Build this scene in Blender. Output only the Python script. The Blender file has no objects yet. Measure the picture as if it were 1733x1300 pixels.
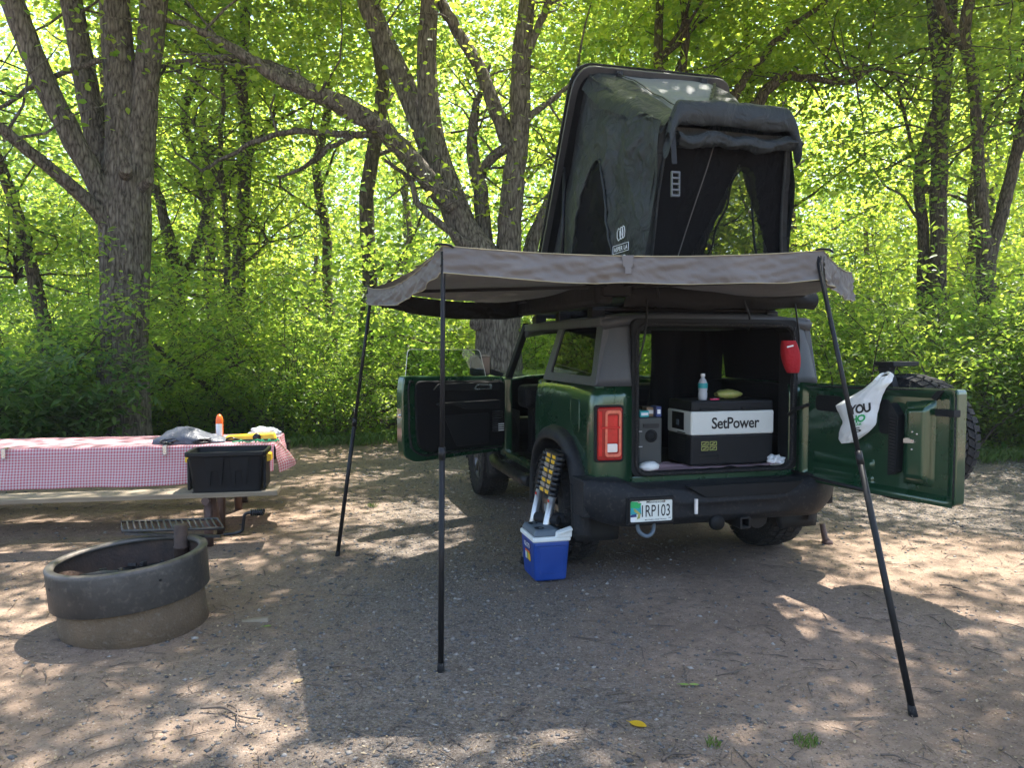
import bpy, math, random
import numpy as np
from mathutils import Vector, Matrix, noise
from math import sin, cos, tan, atan, atan2, sqrt, pi, radians

SC = bpy.context.scene
COL = SC.collection
R = random.Random(7)

# ---------------------------------------------------------------- camera
F, CX, CY, H = 1302.0, 866.5, 650.0, 1.6
PITCH = atan(63 / 1302)
cam = bpy.data.cameras.new('camera')
cam.sensor_width = 36.0
cam.lens = F / 1733 * 36.0
cam.clip_start = 0.05
cam.clip_end = 2000
camo = bpy.data.objects.new('camera', cam)
COL.objects.link(camo)
camo.location = (0, 0, H)
camo.rotation_euler = (pi / 2 - PITCH, 0, 0)
SC.camera = camo

# ---------------------------------------------------------------- sky, sun, exposure
SUNV = Vector((0.45, 0.72, 2.0)).normalized()          # towards the sun
world = bpy.data.worlds.new('World')
SC.world = world
world.use_nodes = True
wn = world.node_tree
sky = wn.nodes.new('ShaderNodeTexSky')
sky.sky_type = 'NISHITA'
sky.sun_disc = False
sky.sun_elevation = math.asin(SUNV.z)
sky.sun_rotation = atan2(SUNV.x, SUNV.y)
sky.air_density = 1.0
sky.dust_density = 2.0
bg = wn.nodes['Background']
bg.inputs['Strength'].default_value = 0.15
wn.links.new(sky.outputs['Color'], bg.inputs['Color'])
sun = bpy.data.lights.new('sun', 'SUN')
sun.energy = 5.0
sun.angle = radians(0.55)
sun.color = (1.0, 0.945, 0.86)
suno = bpy.data.objects.new('sun', sun)
COL.objects.link(suno)
suno.rotation_euler = (-SUNV).to_track_quat('-Z', 'Y').to_euler()
suno.location = (6, 10, 30)
SC.view_settings.view_transform = 'Standard'
SC.view_settings.look = 'None'
SC.view_settings.exposure = 2.0
SC.view_settings.gamma = 1.0
SC.view_settings.use_curve_mapping = False
cy = SC.cycles
cy.max_bounces = 10
cy.diffuse_bounces = 5
cy.glossy_bounces = 4
cy.transmission_bounces = 6
cy.transparent_max_bounces = 12
cy.use_denoising = True
cy.sample_clamp_indirect = 8.0

# ---------------------------------------------------------------- pixel to place
SP, CP = sin(PITCH), cos(PITCH)
CAM = Vector((0, 0, H))
def ray(px, py):
    x = (px - CX) / F; y = -(py - CY) / F
    return Vector((x, CP + y * SP, -SP + y * CP))
def gp(px, py, z=0.0):
    d = ray(px, py); return CAM + d * ((z - H) / d.z)
def dy(px, py, Y):
    d = ray(px, py); return CAM + d * (Y / d.y)
PSI = radians(15)
VO = Vector((1.384, 5.279, 0))
ER = Vector((cos(PSI), sin(PSI), 0)); EF = Vector((-sin(PSI), cos(PSI), 0))
def vw(u, v, z): return VO + ER * u + EF * v + Vector((0, 0, z))
def tov(p):
    q = p - VO; return Vector((q.dot(ER), q.dot(EF), q.z))
def rv(px, py, v):
    c = tov(CAM); d = ray(px, py); d = Vector((d.dot(ER), d.dot(EF), d.z))
    return c + d * ((v - c.y) / d.y)
def su(px, py, u):
    c = tov(CAM); d = ray(px, py); d = Vector((d.dot(ER), d.dot(EF), d.z))
    return c + d * ((u - c.x) / d.x)

# ---------------------------------------------------------------- mesh helpers
def lerp(a, b, t): return a + (b - a) * t
def interp(tab, x):
    if x <= tab[0][0]: return tab[0][1]
    for (a, p), (b, q) in zip(tab, tab[1:]):
        if x <= b: return p + (q - p) * (x - a) / (b - a)
    return tab[-1][1]
def smooth_path(pts, k=6):
    """Catmull-Rom through tuples of any length."""
    if len(pts) < 3: return [tuple(p) for p in pts]
    P = [pts[0]] + list(pts) + [pts[-1]]
    out = []
    for i in range(1, len(P) - 2):
        for j in range(k):
            t = j / k
            a, b, c, d = P[i - 1], P[i], P[i + 1], P[i + 2]
            out.append(tuple(0.5 * (2 * b[n] + (c[n] - a[n]) * t + (2 * a[n] - 5 * b[n] + 4 * c[n] - d[n]) * t * t
                                    + (3 * b[n] - a[n] - 3 * c[n] + d[n]) * t ** 3) for n in range(len(b))))
    out.append(tuple(pts[-1]))
    return out

class MB:
    def __init__(s): s.v = []; s.f = []; s.sm = []; s.uv = {}
    def add(s, vs, fs, smooth=False):
        b = len(s.v)
        s.v += [tuple(p) for p in vs]
        s.f += [tuple(i + b for i in f) for f in fs]
        s.sm += [smooth] * len(fs)
        return b
    def hexa(s, p):
        s.add(p, [(0, 3, 2, 1), (4, 5, 6, 7), (0, 1, 5, 4), (1, 2, 6, 5), (2, 3, 7, 6), (3, 0, 4, 7)]); return s
    def bb(s, x0, x1, y0, y1, z0, z1):
        return s.hexa([(x0, y0, z0), (x1, y0, z0), (x1, y1, z0), (x0, y1, z0), (x0, y0, z1), (x1, y0, z1), (x1, y1, z1), (x0, y1, z1)])
    def box(s, c, d, M=None):
        a, b, e = d[0] / 2, d[1] / 2, d[2] / 2
        p = [Vector(q) for q in ((-a, -b, -e), (a, -b, -e), (a, b, -e), (-a, b, -e), (-a, -b, e), (a, -b, e), (a, b, e), (-a, b, e))]
        if M is not None: p = [M @ q for q in p]
        return s.hexa([q + Vector(c) for q in p])
    def bar(s, a, b, w, h, up=(0, 0, 1)):
        a, b = Vector(a), Vector(b); d = (b - a).normalized(); sx = d.cross(Vector(up))
        if sx.length < 1e-5: sx = Vector((1, 0, 0))
        sx.normalize(); uu = sx.cross(d)
        q = []
        for e in (a, b):
            q.append([e + sx * i * w / 2 + uu * j * h / 2 for i, j in ((-1, -1), (1, -1), (1, 1), (-1, 1))])
        return s.hexa(q[0] + q[1])
    def tube(s, pts, rad, n=8, cap=True, smooth=True, ridge=0, rk=5, rf=1.0, seed=0, wob=0):
        P = [Vector(p[:3]) for p in pts]
        if not hasattr(rad, '__len__'): rad = [rad] * len(P)
        t0 = (P[1] - P[0]).normalized()
        nx = t0.orthogonal().normalized(); vs = []; fs = []
        L = 0
        for i, p in enumerate(P):
            a = P[max(i - 1, 0)]; b = P[min(i + 1, len(P) - 1)]
            t = (b - a).normalized() if (b - a).length > 1e-9 else t0
            nx = (nx - t * nx.dot(t)).normalized(); ny = t.cross(nx)
            if i: L += (P[i] - P[i - 1]).length
            for k in range(n):
                th = 2 * pi * k / n; r = rad[i]
                if ridge:
                    q = noise.noise((cos(th) * rk + seed, sin(th) * rk, L * rf))
                    r *= 1 + ridge * (1 - 2.4 * abs(q)) + wob * noise.noise((cos(th) + seed, sin(th), L * .8))
                vs.append(p + nx * (cos(th) * r) + ny * (sin(th) * r))
        for i in range(len(P) - 1):
            for k in range(n):
                fs.append((i * n + k, i * n + (k + 1) % n, (i + 1) * n + (k + 1) % n, (i + 1) * n + k))
        b = s.add(vs, fs, smooth)
        if cap:
            s.f.append(tuple(b + k for k in reversed(range(n)))); s.sm.append(False)
            m = (len(P) - 1) * n
            s.f.append(tuple(b + m + k for k in range(n))); s.sm.append(False)
        return s
    def cyl(s, a, b, r, n=16, r2=None):
        return s.tube([a, b], [r, r if r2 is None else r2], n)
    def lathe(s, prof, c=(0, 0, 0), ax=(0, 0, 1), n=32, smooth=True, closed=False):
        ax = Vector(ax).normalized(); x = ax.orthogonal().normalized(); y = ax.cross(x); c = Vector(c)
        vs = []; fs = []; m = len(prof)
        for k in range(n):
            th = 2 * pi * k / n; d = x * cos(th) + y * sin(th)
            for r, h in prof: vs.append(c + d * r + ax * h)
        mm = m if closed else m - 1
        for k in range(n):
            for j in range(mm):
                a, b = k * m + j, k * m + (j + 1) % m
                c2, d2 = ((k + 1) % n) * m + j, ((k + 1) % n) * m + (j + 1) % m
                fs.append((a, c2, d2, b))
        s.add(vs, fs, smooth); return s
    def prism(s, poly, to3, t0, t1):
        n = len(poly)
        vs = [to3(a, b, t0) for a, b in poly] + [to3(a, b, t1) for a, b in poly]
        fs = [tuple(range(n))[::-1], tuple(range(n, 2 * n))] + [(i, (i + 1) % n, n + (i + 1) % n, n + i) for i in range(n)]
        s.add(vs, fs); return s
    def grid(s, fn, nu, nv, smooth=True, uv=None, closeu=False):
        vs = []; fs = []
        b0 = len(s.v)
        for i in range(nu + 1):
            for j in range(nv + 1):
                vs.append(fn(i / nu, j / nv))
                if uv: s.uv[b0 + len(vs) - 1] = uv(i / nu, j / nv)
        for i in range(nu):
            for j in range(nv):
                a = i * (nv + 1) + j
                fs.append((a, a + nv + 1, a + nv + 2, a + 1))
        s.add(vs, fs, smooth); return s
    def build(s, name, mat, parent=None, bevel=0, seg=2, solid=0, sub=0, off=None, loc=None, rot=None, world=False, sol_off=-1, fix=True):
        v = s.v
        if world and parent is not None:
            mi = parent.matrix_basis.inverted() if parent.parent is None else (parent.parent.matrix_basis @ parent.matrix_basis).inverted()
            v = [tuple(mi @ Vector(p)) for p in v]
        if off is not None: v = [(p[0] - off[0], p[1] - off[1], p[2] - off[2]) for p in v]
        me = bpy.data.meshes.new(name)
        me.from_pydata(v, [], s.f)
        if s.uv:
            ul = me.uv_layers.new(name='UVMap')
            vi = np.empty(len(me.loops), dtype=np.int32); me.loops.foreach_get('vertex_index', vi)
            arr = np.zeros((len(s.v), 2), dtype=np.float32)
            for k, q in s.uv.items(): arr[k] = q
            ul.data.foreach_set('uv', arr[vi].ravel())
        if fix:
            import bmesh
            bm = bmesh.new(); bm.from_mesh(me)
            bmesh.ops.recalc_face_normals(bm, faces=bm.faces); bm.to_mesh(me); bm.free()
        me.polygons.foreach_set('use_smooth', s.sm)
        me.materials.append(mat)
        o = bpy.data.objects.new(name, me)
        COL.objects.link(o)
        if parent is not None: o.parent = parent
        if loc is not None: o.location = loc
        if rot is not None: o.rotation_euler = rot
        if solid:
            m = o.modifiers.new('solid', 'SOLIDIFY'); m.thickness = solid; m.offset = sol_off
        if bevel:
            m = o.modifiers.new('bevel', 'BEVEL'); m.width = bevel; m.segments = seg; m.limit_method = 'ANGLE'; m.angle_limit = radians(35)
            m.harden_normals = False
        if sub:
            m = o.modifiers.new('sub', 'SUBSURF'); m.levels = sub; m.render_levels = sub
        return o

def tag(o, label=None, cat=None, group=None, kind=None):
    if label: o['label'] = label
    if cat: o['category'] = cat
    if group: o['group'] = group
    if kind: o['kind'] = kind
    return o
def thing(name, label, cat, loc=(0, 0, 0), rz=0, group=None):
    o = bpy.data.objects.new(name, None); COL.objects.link(o)
    o.empty_display_size = .1
    o.matrix_basis = Matrix.Translation(Vector(loc)) @ Matrix.Rotation(rz, 4, 'Z')
    return tag(o, label, cat, group)

# ---------------------------------------------------------------- lettering (one pass)
TXT = {}
def prep_text(strings):
    tmp = []
    for key, body, off, sp in strings:
        c = bpy.data.curves.new('t', 'FONT'); c.body = body; c.align_x = 'CENTER'; c.align_y = 'CENTER'
        c.offset = off; c.space_character = sp; c.resolution_u = 3
        o = bpy.data.objects.new('t', c); COL.objects.link(o); tmp.append((key, o))
    dg = bpy.context.evaluated_depsgraph_get()
    for key, o in tmp:
        me = bpy.data.meshes.new_from_object(o.evaluated_get(dg))
        TXT[key] = ([v.co.copy() for v in me.vertices], [tuple(p.vertices) for p in me.polygons])
        bpy.data.meshes.remove(me); c = o.data; bpy.data.objects.remove(o); bpy.data.curves.remove(c)
def letters(mb, key, width, height, fn):
    """fn(a,b) -> 3D with a,b in metres about the centre of the word."""
    vs, fs = TXT[key]
    x0 = min(v.x for v in vs); x1 = max(v.x for v in vs); y0 = min(v.y for v in vs); y1 = max(v.y for v in vs)
    mb.add([fn(((v.x - x0) / (x1 - x0) - .5) * width, ((v.y - y0) / (y1 - y0) - .5) * height) for v in vs], fs)
    return mb
prep_text([('set', 'SetPower', .02, .95), ('plate', '1RP103', .005, 1.0), ('minn', 'Minnesota', 0.01, 1.0), ('parks', 'MN PARKS AND TRAILS', .01, 1.0),
           ('igloo', 'IGLOO', .01, 1.0), ('you', 'YOU', .04, .9), ('ho', 'HO', .04, .9), ('team', 'TEAM', .01, 1.0), ('s', 'S', .02, 1.0),
           ('asper', 'ASPER LA', .02, 1.2), ('tsp', 'TSP', .04, 1.0), ('z4', '24', .01, 1.0)])

# ---------------------------------------------------------------- materials
def nt_new(name):
    m = bpy.data.materials.new(name); m.use_nodes = True
    t = m.node_tree; b = t.nodes['Principled BSDF']
    return m, t, b
def N(t, kind, **kw):
    n = t.nodes.new(kind)
    for k, v in kw.items():
        if k in n.inputs.keys(): n.inputs[k].default_value = v
        else: setattr(n, k, v)
    return n
def ramp(t, fac, stops):
    r = t.nodes.new('ShaderNodeValToRGB'); e = r.color_ramp.elements
    while len(e) < len(stops): e.new(.5)
    for q, (p, c) in zip(e, stops):
        q.position = p; q.color = (*c, 1) if len(c) == 3 else c
    t.links.new(fac, r.inputs['Fac']); return r.outputs['Color']
def mixc(t, f, a, b, mode='MIX'):
    n = t.nodes.new('ShaderNodeMix'); n.data_type = 'RGBA'; n.blend_type = mode
    for k, x in ((0, f), (6, a), (7, b)):
        if hasattr(x, 'is_linked') or hasattr(x, 'node'): t.links.new(x, n.inputs[k])
        elif k == 0: n.inputs[0].default_value = x
        else: n.inputs[k].default_value = (*x, 1)
    return n.outputs[2]
def math_n(t, op, a, b=None):
    n = t.nodes.new('ShaderNodeMath'); n.operation = op
    for k, x in ((0, a), (1, b)):
        if x is None: continue
        if hasattr(x, 'node'): t.links.new(x, n.inputs[k])
        else: n.inputs[k].default_value = x
    return n.outputs[0]
def pm(name, col, rough=.55, metal=0, var=.18, vs=6, bump=.0, bs=80, coat=0, spec=.5, col2=None, spots=0, rvar=.12, stretch=None, sheen=0):
    m, t, b = nt_new(name)
    tc = N(t, 'ShaderNodeTexCoord'); co = tc.outputs['Object']
    if stretch:
        mp = N(t, 'ShaderNodeMapping'); mp.inputs['Scale'].default_value = stretch
        t.links.new(co, mp.inputs['Vector']); co = mp.outputs['Vector']
    n1 = N(t, 'ShaderNodeTexNoise', Scale=vs, Detail=6.0, Roughness=.65); t.links.new(co, n1.inputs['Vector'])
    c2 = col2 or tuple(min(1, c * (1 + var)) for c in col)
    c1 = tuple(c * (1 - var) for c in col) if not col2 else col
    colr = ramp(t, n1.outputs['Fac'], [(.3, c1), (.7, c2)])
    if spots:
        n3 = N(t, 'ShaderNodeTexNoise', Scale=vs * 9, Detail=3.0); t.links.new(co, n3.inputs['Vector'])
        f = ramp(t, n3.outputs['Fac'], [(.55, (0, 0, 0)), (.75, (spots,) * 3)])
        colr = mixc(t, f, colr, (.30, .26, .21))
    t.links.new(colr, b.inputs['Base Color'])
    b.inputs['Metallic'].default_value = metal
    b.inputs['Specular IOR Level'].default_value = spec
    b.inputs['Coat Weight'].default_value = coat
    b.inputs['Coat Roughness'].default_value = .06
    if sheen: b.inputs['Sheen Weight'].default_value = sheen
    rr = ramp(t, n1.outputs['Fac'], [(.25, (max(0, rough - rvar),) * 3), (.75, (min(1, rough + rvar),) * 3)])
    t.links.new(rr, b.inputs['Roughness'])
    if bump:
        n2 = N(t, 'ShaderNodeTexNoise', Scale=bs, Detail=4.0); t.links.new(co, n2.inputs['Vector'])
        bp = N(t, 'ShaderNodeBump', Strength=bump, Distance=.01); t.links.new(n2.outputs['Fac'], bp.inputs['Height'])
        t.links.new(bp.outputs['Normal'], b.inputs['Normal'])
    return m

def leaf_mat(name, c1, c2, tr1, tr2, trans=.5, rough=.45):
    m, t, b = nt_new(name)
    g = N(t, 'ShaderNodeNewGeometry')
    n = N(t, 'ShaderNodeTexNoise', Scale=.35, Detail=2.0); t.links.new(g.outputs['Position'], n.inputs['Vector'])
    f = math_n(t, 'ADD', math_n(t, 'MULTIPLY', g.outputs['Random Per Island'], .65), math_n(t, 'MULTIPLY', n.outputs['Fac'], .5))
    t.links.new(ramp(t, f, [(.25, c1), (.85, c2)]), b.inputs['Base Color'])
    b.inputs['Roughness'].default_value = rough
    b.inputs['Specular IOR Level'].default_value = .35
    tl = N(t, 'ShaderNodeBsdfTranslucent'); t.links.new(ramp(t, f, [(.25, tr1), (.85, tr2)]), tl.inputs['Color'])
    mx = N(t, 'ShaderNodeMixShader'); mx.inputs[0].default_value = trans
    t.links.new(b.outputs[0], mx.inputs[1]); t.links.new(tl.outputs[0], mx.inputs[2])
    t.links.new(mx.outputs[0], t.nodes['Material Output'].inputs['Surface'])
    return m
def thin_glass(name, tint, refl=1.0, rough=.0):
    m, t, b = nt_new(name); t.nodes.remove(b)
    tr = N(t, 'ShaderNodeBsdfTransparent'); tr.inputs[0].default_value = (*tint, 1)
    gl = N(t, 'ShaderNodeBsdfGlossy'); gl.inputs['Roughness'].default_value = rough; gl.inputs['Color'].default_value = (refl,) * 3 + (1,)
    lw = N(t, 'ShaderNodeLayerWeight'); lw.inputs['Blend'].default_value = .5
    fr = math_n(t, 'ADD', math_n(t, 'MULTIPLY', math_n(t, 'POWER', lw.outputs['Facing'], 5.0), .9), .07)
    mx = N(t, 'ShaderNodeMixShader'); t.links.new(fr, mx.inputs[0])
    t.links.new(tr.outputs[0], mx.inputs[1]); t.links.new(gl.outputs[0], mx.inputs[2])
    t.links.new(mx.outputs[0], t.nodes['Material Output'].inputs['Surface'])
    return m
def see_through(name, col, alpha, rough=.8):
    m, t, b = nt_new(name)
    b.inputs['Base Color'].default_value = (*col, 1); b.inputs['Roughness'].default_value = rough; b.inputs['Specular IOR Level'].default_value = .1
    tr = N(t, 'ShaderNodeBsdfTransparent')
    mx = N(t, 'ShaderNodeMixShader'); mx.inputs[0].default_value = alpha
    t.links.new(tr.outputs[0], mx.inputs[1]); t.links.new(b.outputs[0], mx.inputs[2])
    t.links.new(mx.outputs[0], t.nodes['Material Output'].inputs['Surface'])
    return m
def film(name, col, trans=.45, rough=.35, bump=.3, bs=14):
    """thin plastic or cloth that lets light through"""
    m, t, b = nt_new(name)
    b.inputs['Base Color'].default_value = (*col, 1); b.inputs['Roughness'].default_value = rough
    tc = N(t, 'ShaderNodeTexCoord'); n2 = N(t, 'ShaderNodeTexNoise', Scale=bs, Detail=5.0); t.links.new(tc.outputs['Object'], n2.inputs['Vector'])
    bp = N(t, 'ShaderNodeBump', Strength=bump, Distance=.03); t.links.new(n2.outputs['Fac'], bp.inputs['Height']); t.links.new(bp.outputs['Normal'], b.inputs['Normal'])
    tl = N(t, 'ShaderNodeBsdfTranslucent'); tl.inputs['Color'].default_value = (*col, 1)
    mx = N(t, 'ShaderNodeMixShader'); mx.inputs[0].default_value = trans
    t.links.new(b.outputs[0], mx.inputs[1]); t.links.new(tl.outputs[0], mx.inputs[2])
    t.links.new(mx.outputs[0], t.nodes['Material Output'].inputs['Surface'])
    return m
def cloth_mat(name, col, col2, trans=.12, bump=.5, bs=9, rough=.75):
    m, t, b = nt_new(name)
    tc = N(t, 'ShaderNodeTexCoord'); co = tc.outputs['Object']
    n1 = N(t, 'ShaderNodeTexNoise', Scale=3.0, Detail=5.0); t.links.new(co, n1.inputs['Vector'])
    cr = ramp(t, n1.outputs['Fac'], [(.3, col), (.7, col2)]); t.links.new(cr, b.inputs['Base Color'])
    b.inputs['Roughness'].default_value = rough; b.inputs['Specular IOR Level'].default_value = .25
    n2 = N(t, 'ShaderNodeTexNoise', Scale=bs, Detail=4.0, Distortion=1.0); t.links.new(co, n2.inputs['Vector'])
    bp = N(t, 'ShaderNodeBump', Strength=bump, Distance=.03); t.links.new(n2.outputs['Fac'], bp.inputs['Height']); t.links.new(bp.outputs['Normal'], b.inputs['Normal'])
    if trans:
        tl = N(t, 'ShaderNodeBsdfTranslucent'); t.links.new(cr, tl.inputs['Color'])
        mx = N(t, 'ShaderNodeMixShader'); mx.inputs[0].default_value = trans
        t.links.new(b.outputs[0], mx.inputs[1]); t.links.new(tl.outputs[0], mx.inputs[2])
        t.links.new(mx.outputs[0], t.nodes['Material Output'].inputs['Surface'])
    return m
def bark_mat(name, c1, c2, c3, sc=9, bump=1.0):
    m, t, b = nt_new(name)
    tc = N(t, 'ShaderNodeTexCoord'); mp = N(t, 'ShaderNodeMapping'); mp.inputs['Scale'].default_value = (sc, sc, sc * .26)
    t.links.new(tc.outputs['Object'], mp.inputs['Vector'])
    n1 = N(t, 'ShaderNodeTexNoise', Scale=1.6, Detail=8.0, Roughness=.7, Distortion=.8); t.links.new(mp.outputs[0], n1.inputs['Vector'])
    vo = N(t, 'ShaderNodeTexVoronoi', Scale=1.7); vo.feature = 'DISTANCE_TO_EDGE'; t.links.new(mp.outputs[0], vo.inputs['Vector'])
    h = math_n(t, 'ADD', n1.outputs['Fac'], math_n(t, 'MULTIPLY', vo.outputs['Distance'], .7))
    n2 = N(t, 'ShaderNodeTexNoise', Scale=1.3, Detail=3.0); t.links.new(tc.outputs['Object'], n2.inputs['Vector'])
    c = ramp(t, h, [(.42, c1), (.60, c2), (.88, c3)])
    moss = ramp(t, n2.outputs['Fac'], [(.60, (0, 0, 0)), (.80, (.4,) * 3)])
    c = mixc(t, moss, c, (.10, .115, .05))
    t.links.new(c, b.inputs['Base Color']); b.inputs['Roughness'].default_value = .9
    b.inputs['Specular IOR Level'].default_value = .2
    bp = N(t, 'ShaderNodeBump', Strength=bump, Distance=.07); t.links.new(h, bp.inputs['Height']); t.links.new(bp.outputs['Normal'], b.inputs['Normal'])
    return m
def gingham_mat(name, red, white, sq, trans=.3):
    m, t, b = nt_new(name)
    uv = N(t, 'ShaderNodeUVMap'); sx = N(t, 'ShaderNodeSeparateXYZ'); t.links.new(uv.outputs[0], sx.inputs[0])
    def stripe(o):
        return math_n(t, 'GREATER_THAN', math_n(t, 'FRACT', math_n(t, 'DIVIDE', o, sq * 2)), .5)
    f = math_n(t, 'MULTIPLY', math_n(t, 'ADD', stripe(sx.outputs[0]), stripe(sx.outputs[1])), .5)
    c = mixc(t, f, white, red); t.links.new(c, b.inputs['Base Color']); b.inputs['Roughness'].default_value = .5
    tc = N(t, 'ShaderNodeTexCoord'); n2 = N(t, 'ShaderNodeTexNoise', Scale=7.0, Detail=4.0); t.links.new(tc.outputs['Object'], n2.inputs['Vector'])
    bp = N(t, 'ShaderNodeBump', Strength=.4, Distance=.03); t.links.new(n2.outputs['Fac'], bp.inputs['Height']); t.links.new(bp.outputs['Normal'], b.inputs['Normal'])
    tl = N(t, 'ShaderNodeBsdfTranslucent'); t.links.new(c, tl.inputs['Color'])
    mx = N(t, 'ShaderNodeMixShader'); mx.inputs[0].default_value = trans
    t.links.new(b.outputs[0], mx.inputs[1]); t.links.new(tl.outputs[0], mx.inputs[2])
    t.links.new(mx.outputs[0], t.nodes['Material Output'].inputs['Surface'])
    return m

MT = {}
MT['paint'] = pm('green_paint', (.0075, .049, .020), .28, .35, .12, 3, coat=1.0, rvar=.05)
MT['hardtop'] = pm('hardtop_grey', (.050, .054, .060), .5, 0, .08, 4, bump=.12, bs=400)
MT['trim'] = pm('black_trim', (.008, .009, .010), .62, 0, .25, 9, bump=.25, bs=220, spec=0.25)
MT['bumper'] = pm('bumper_plastic', (.011, .0125, .015), .55, 0, .3, 5, bump=.2, bs=260, spots=.10, spec=0.25)
MT['interior'] = pm('interior_black', (.008, .008, .009), .7, 0, .25, 8, bump=.2, bs=120, spec=0.15)
MT['seat'] = pm('seat_cloth', (.008, .008, .009), .9, 0, .3, 20, bump=.4, bs=300, spec=0.15)
MT['rubber'] = pm('tyre_rubber', (.014, .014, .015), .85, 0, .35, 12, bump=.4, bs=150, spots=.25, spec=0.25)
MT['rim'] = pm('wheel_rim', (.10, .10, .105), .35, .8, .2, 8)
MT['chrome'] = pm('bright_metal', (.6, .6, .6), .25, 1, .1, 8)
MT['steel'] = pm('aluminium', (.55, .55, .54), .38, .85, .1, 20)
MT['glass'] = thin_glass('clear_glass', (.68, .76, .72))
MT['tint'] = thin_glass('privacy_glass', (.13, .15, .14))
MT['red_lens'] = pm('red_lens', (.55, .010, .012), .18, 0, .2, 20, coat=.25, spec=.3)
MT['red_dark'] = pm('red_lens_dark', (.30, .005, .006), .2, 0, .2, 20, coat=.25, spec=.3)
MT['pink_lens'] = pm('pink_lens', (.70, .16, .10), .2, 0, .2, 30, coat=.25, spec=.3)
MT['white_lens'] = pm('white_lens', (.75, .70, .66), .2, 0, .1, 20, coat=.8)
MT['black_metal'] = pm('black_powder_coat', (.016, .016, .017), .45, .2, .2, 10, spec=0.25)
MT['lid'] = pm('tent_shell', (.010, .011, .012), .42, .1, .2, 4, bump=.1, bs=200, spec=0.25)
MT['alu_dark'] = pm('dark_extrusion', (.10, .10, .10), .4, .7, .15, 10)
MT['canvas'] = cloth_mat('tent_canvas', (.017, .0205, .0215), (.030, .034, .034), .05, 1.0, 8, .5)
MT['canvas_light'] = cloth_mat('tent_skylight', (.17, .172, .17), (.24, .24, .23), .2, .5, 6, .5)
MT['netting'] = see_through('insect_netting', (.012, .012, .012), .48)
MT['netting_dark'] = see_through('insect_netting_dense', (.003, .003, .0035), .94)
MT['awning'] = cloth_mat('awning_canvas', (.140, .126, .115), (.185, .168, .153), .12, .35, 8)
MT['awning_black'] = cloth_mat('awning_black', (.012, .012, .013), (.02, .02, .02), .03, .3, 9)
MT['piping'] = pm('yellow_piping', (.30, .26, .16), .8)
MT['print'] = pm('white_print', (.78, .78, .78), .6, 0, .05)
MT['black_print'] = pm('black_print', (.012, .012, .012), .6, 0, .1)
MT['fridge'] = pm('fridge_black', (.010, .011, .013), .5, 0, .15, 8, bump=.15, bs=250, spec=0.25)
MT['fridge_white'] = pm('fridge_white', (.62, .64, .60), .45, 0, .05, 5)
MT['station'] = pm('station_grey', (.045, .050, .048), .55, 0, .12, 8, bump=.1, bs=250)
MT['blue'] = pm('cooler_blue', (.007, .045, .24), .42, 0, .12, 5)
MT['cool_white'] = pm('cooler_white', (.72, .74, .72), .45, 0, .06, 8, spots=.08)
MT['cool_grey'] = pm('cooler_grey', (.10, .13, .16), .5, 0, .1, 8)
MT['foam'] = pm('foam_black', (.018, .020, .023), .85, 0, .2, 30, bump=.4, bs=300, spec=0.25)
MT['yellow'] = pm('yellow_plastic', (.78, .45, .015), .42, 0, .1, 8)
MT['orange'] = pm('orange_plastic', (.85, .14, .02), .35, 0, .08, 8)
MT['tote'] = pm('tote_black', (.005, .006, .008), .45, 0, .2, 5, bump=.12, bs=150, spec=0.25)
MT['red_bag'] = cloth_mat('red_nylon', (.28, .008, .014), (.38, .015, .022), .05, .5, 16)
MT['bag_white'] = film('white_bag_film', (.88, .90, .90), .25)
MT['bag_grey'] = film('pale_bag_film', (.62, .65, .70), .35)
MT['tarp'] = cloth_mat('grey_nylon', (.055, .062, .085), (.10, .105, .13), .05, .8, 10, .4)
MT['green_print'] = pm('green_print', (.02, .36, .10), .6)
MT['green_cord'] = pm('green_cord', (.02, .35, .14), .6)
MT['pink'] = pm('pink_plastic', (.80, .06, .16), .4)
MT['teal'] = pm('teal_label', (.02, .32, .34), .5)
MT['water'] = thin_glass('bottle_plastic', (.80, .90, .92))
MT['snack'] = pm('snack_bag', (.20, .30, .06), .35, 0, .4, 30, col2=(.42, .36, .12))
MT['wood'] = pm('weathered_wood', (.16, .122, .082), .8, 0, .3, 6, bump=.5, bs=40, stretch=(.6, 9, 9), col2=(.29, .235, .165))
MT['brown_steel'] = pm('brown_post', (.085, .048, .038), .6, 0, .3, 8, bump=.3, bs=60)
MT['firesteel'] = pm('fire_ring_steel', (.042, .040, .038), .5, .35, .35, 4, bump=.3, bs=30, col2=(.085, .078, .070), spots=.22)
MT['worn_rim'] = pm('worn_rim_steel', (.055, .048, .043), .5, .4, .4, 14, bump=.3, bs=50, col2=(.14, .12, .105))
MT['rust'] = pm('rusty_steel', (.028, .019, .015), .75, .2, .4, 10, bump=.5, bs=60, col2=(.10, .06, .042))
MT['concrete'] = pm('fire_ring_concrete', (.165, .108, .062), .9, 0, .25, 5, bump=.8, bs=90, col2=(.105, .076, .048), spots=.3)
MT['soot'] = pm('ash_and_char', (.006, .006, .006), .9, 0, .5, 12, bump=1.0, bs=60)
MT['char'] = pm('charred_wood', (.02, .018, .017), .7, 0, .6, 14, bump=.8, bs=50, spots=.35)
MT['grate'] = pm('grate_iron', (.035, .033, .033), .5, .5, .3, 20, bump=.3, bs=90, col2=(.09, .08, .075))
MT['black_iron'] = pm('black_iron', (.012, .013, .016), .35, .4, .3, 20)
MT['badge'] = pm('rusty_badge', (.22, .17, .14), .6, .2, .3, 30)
MT['skin_stone'] = pm('gravel_stone', (.15, .15, .155), .85, 0, .4, 30)
MT['bark'] = bark_mat('furrowed_bark', (.038, .031, .025), (.135, .115, .096), (.24, .212, .18), 13, .75)
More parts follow.
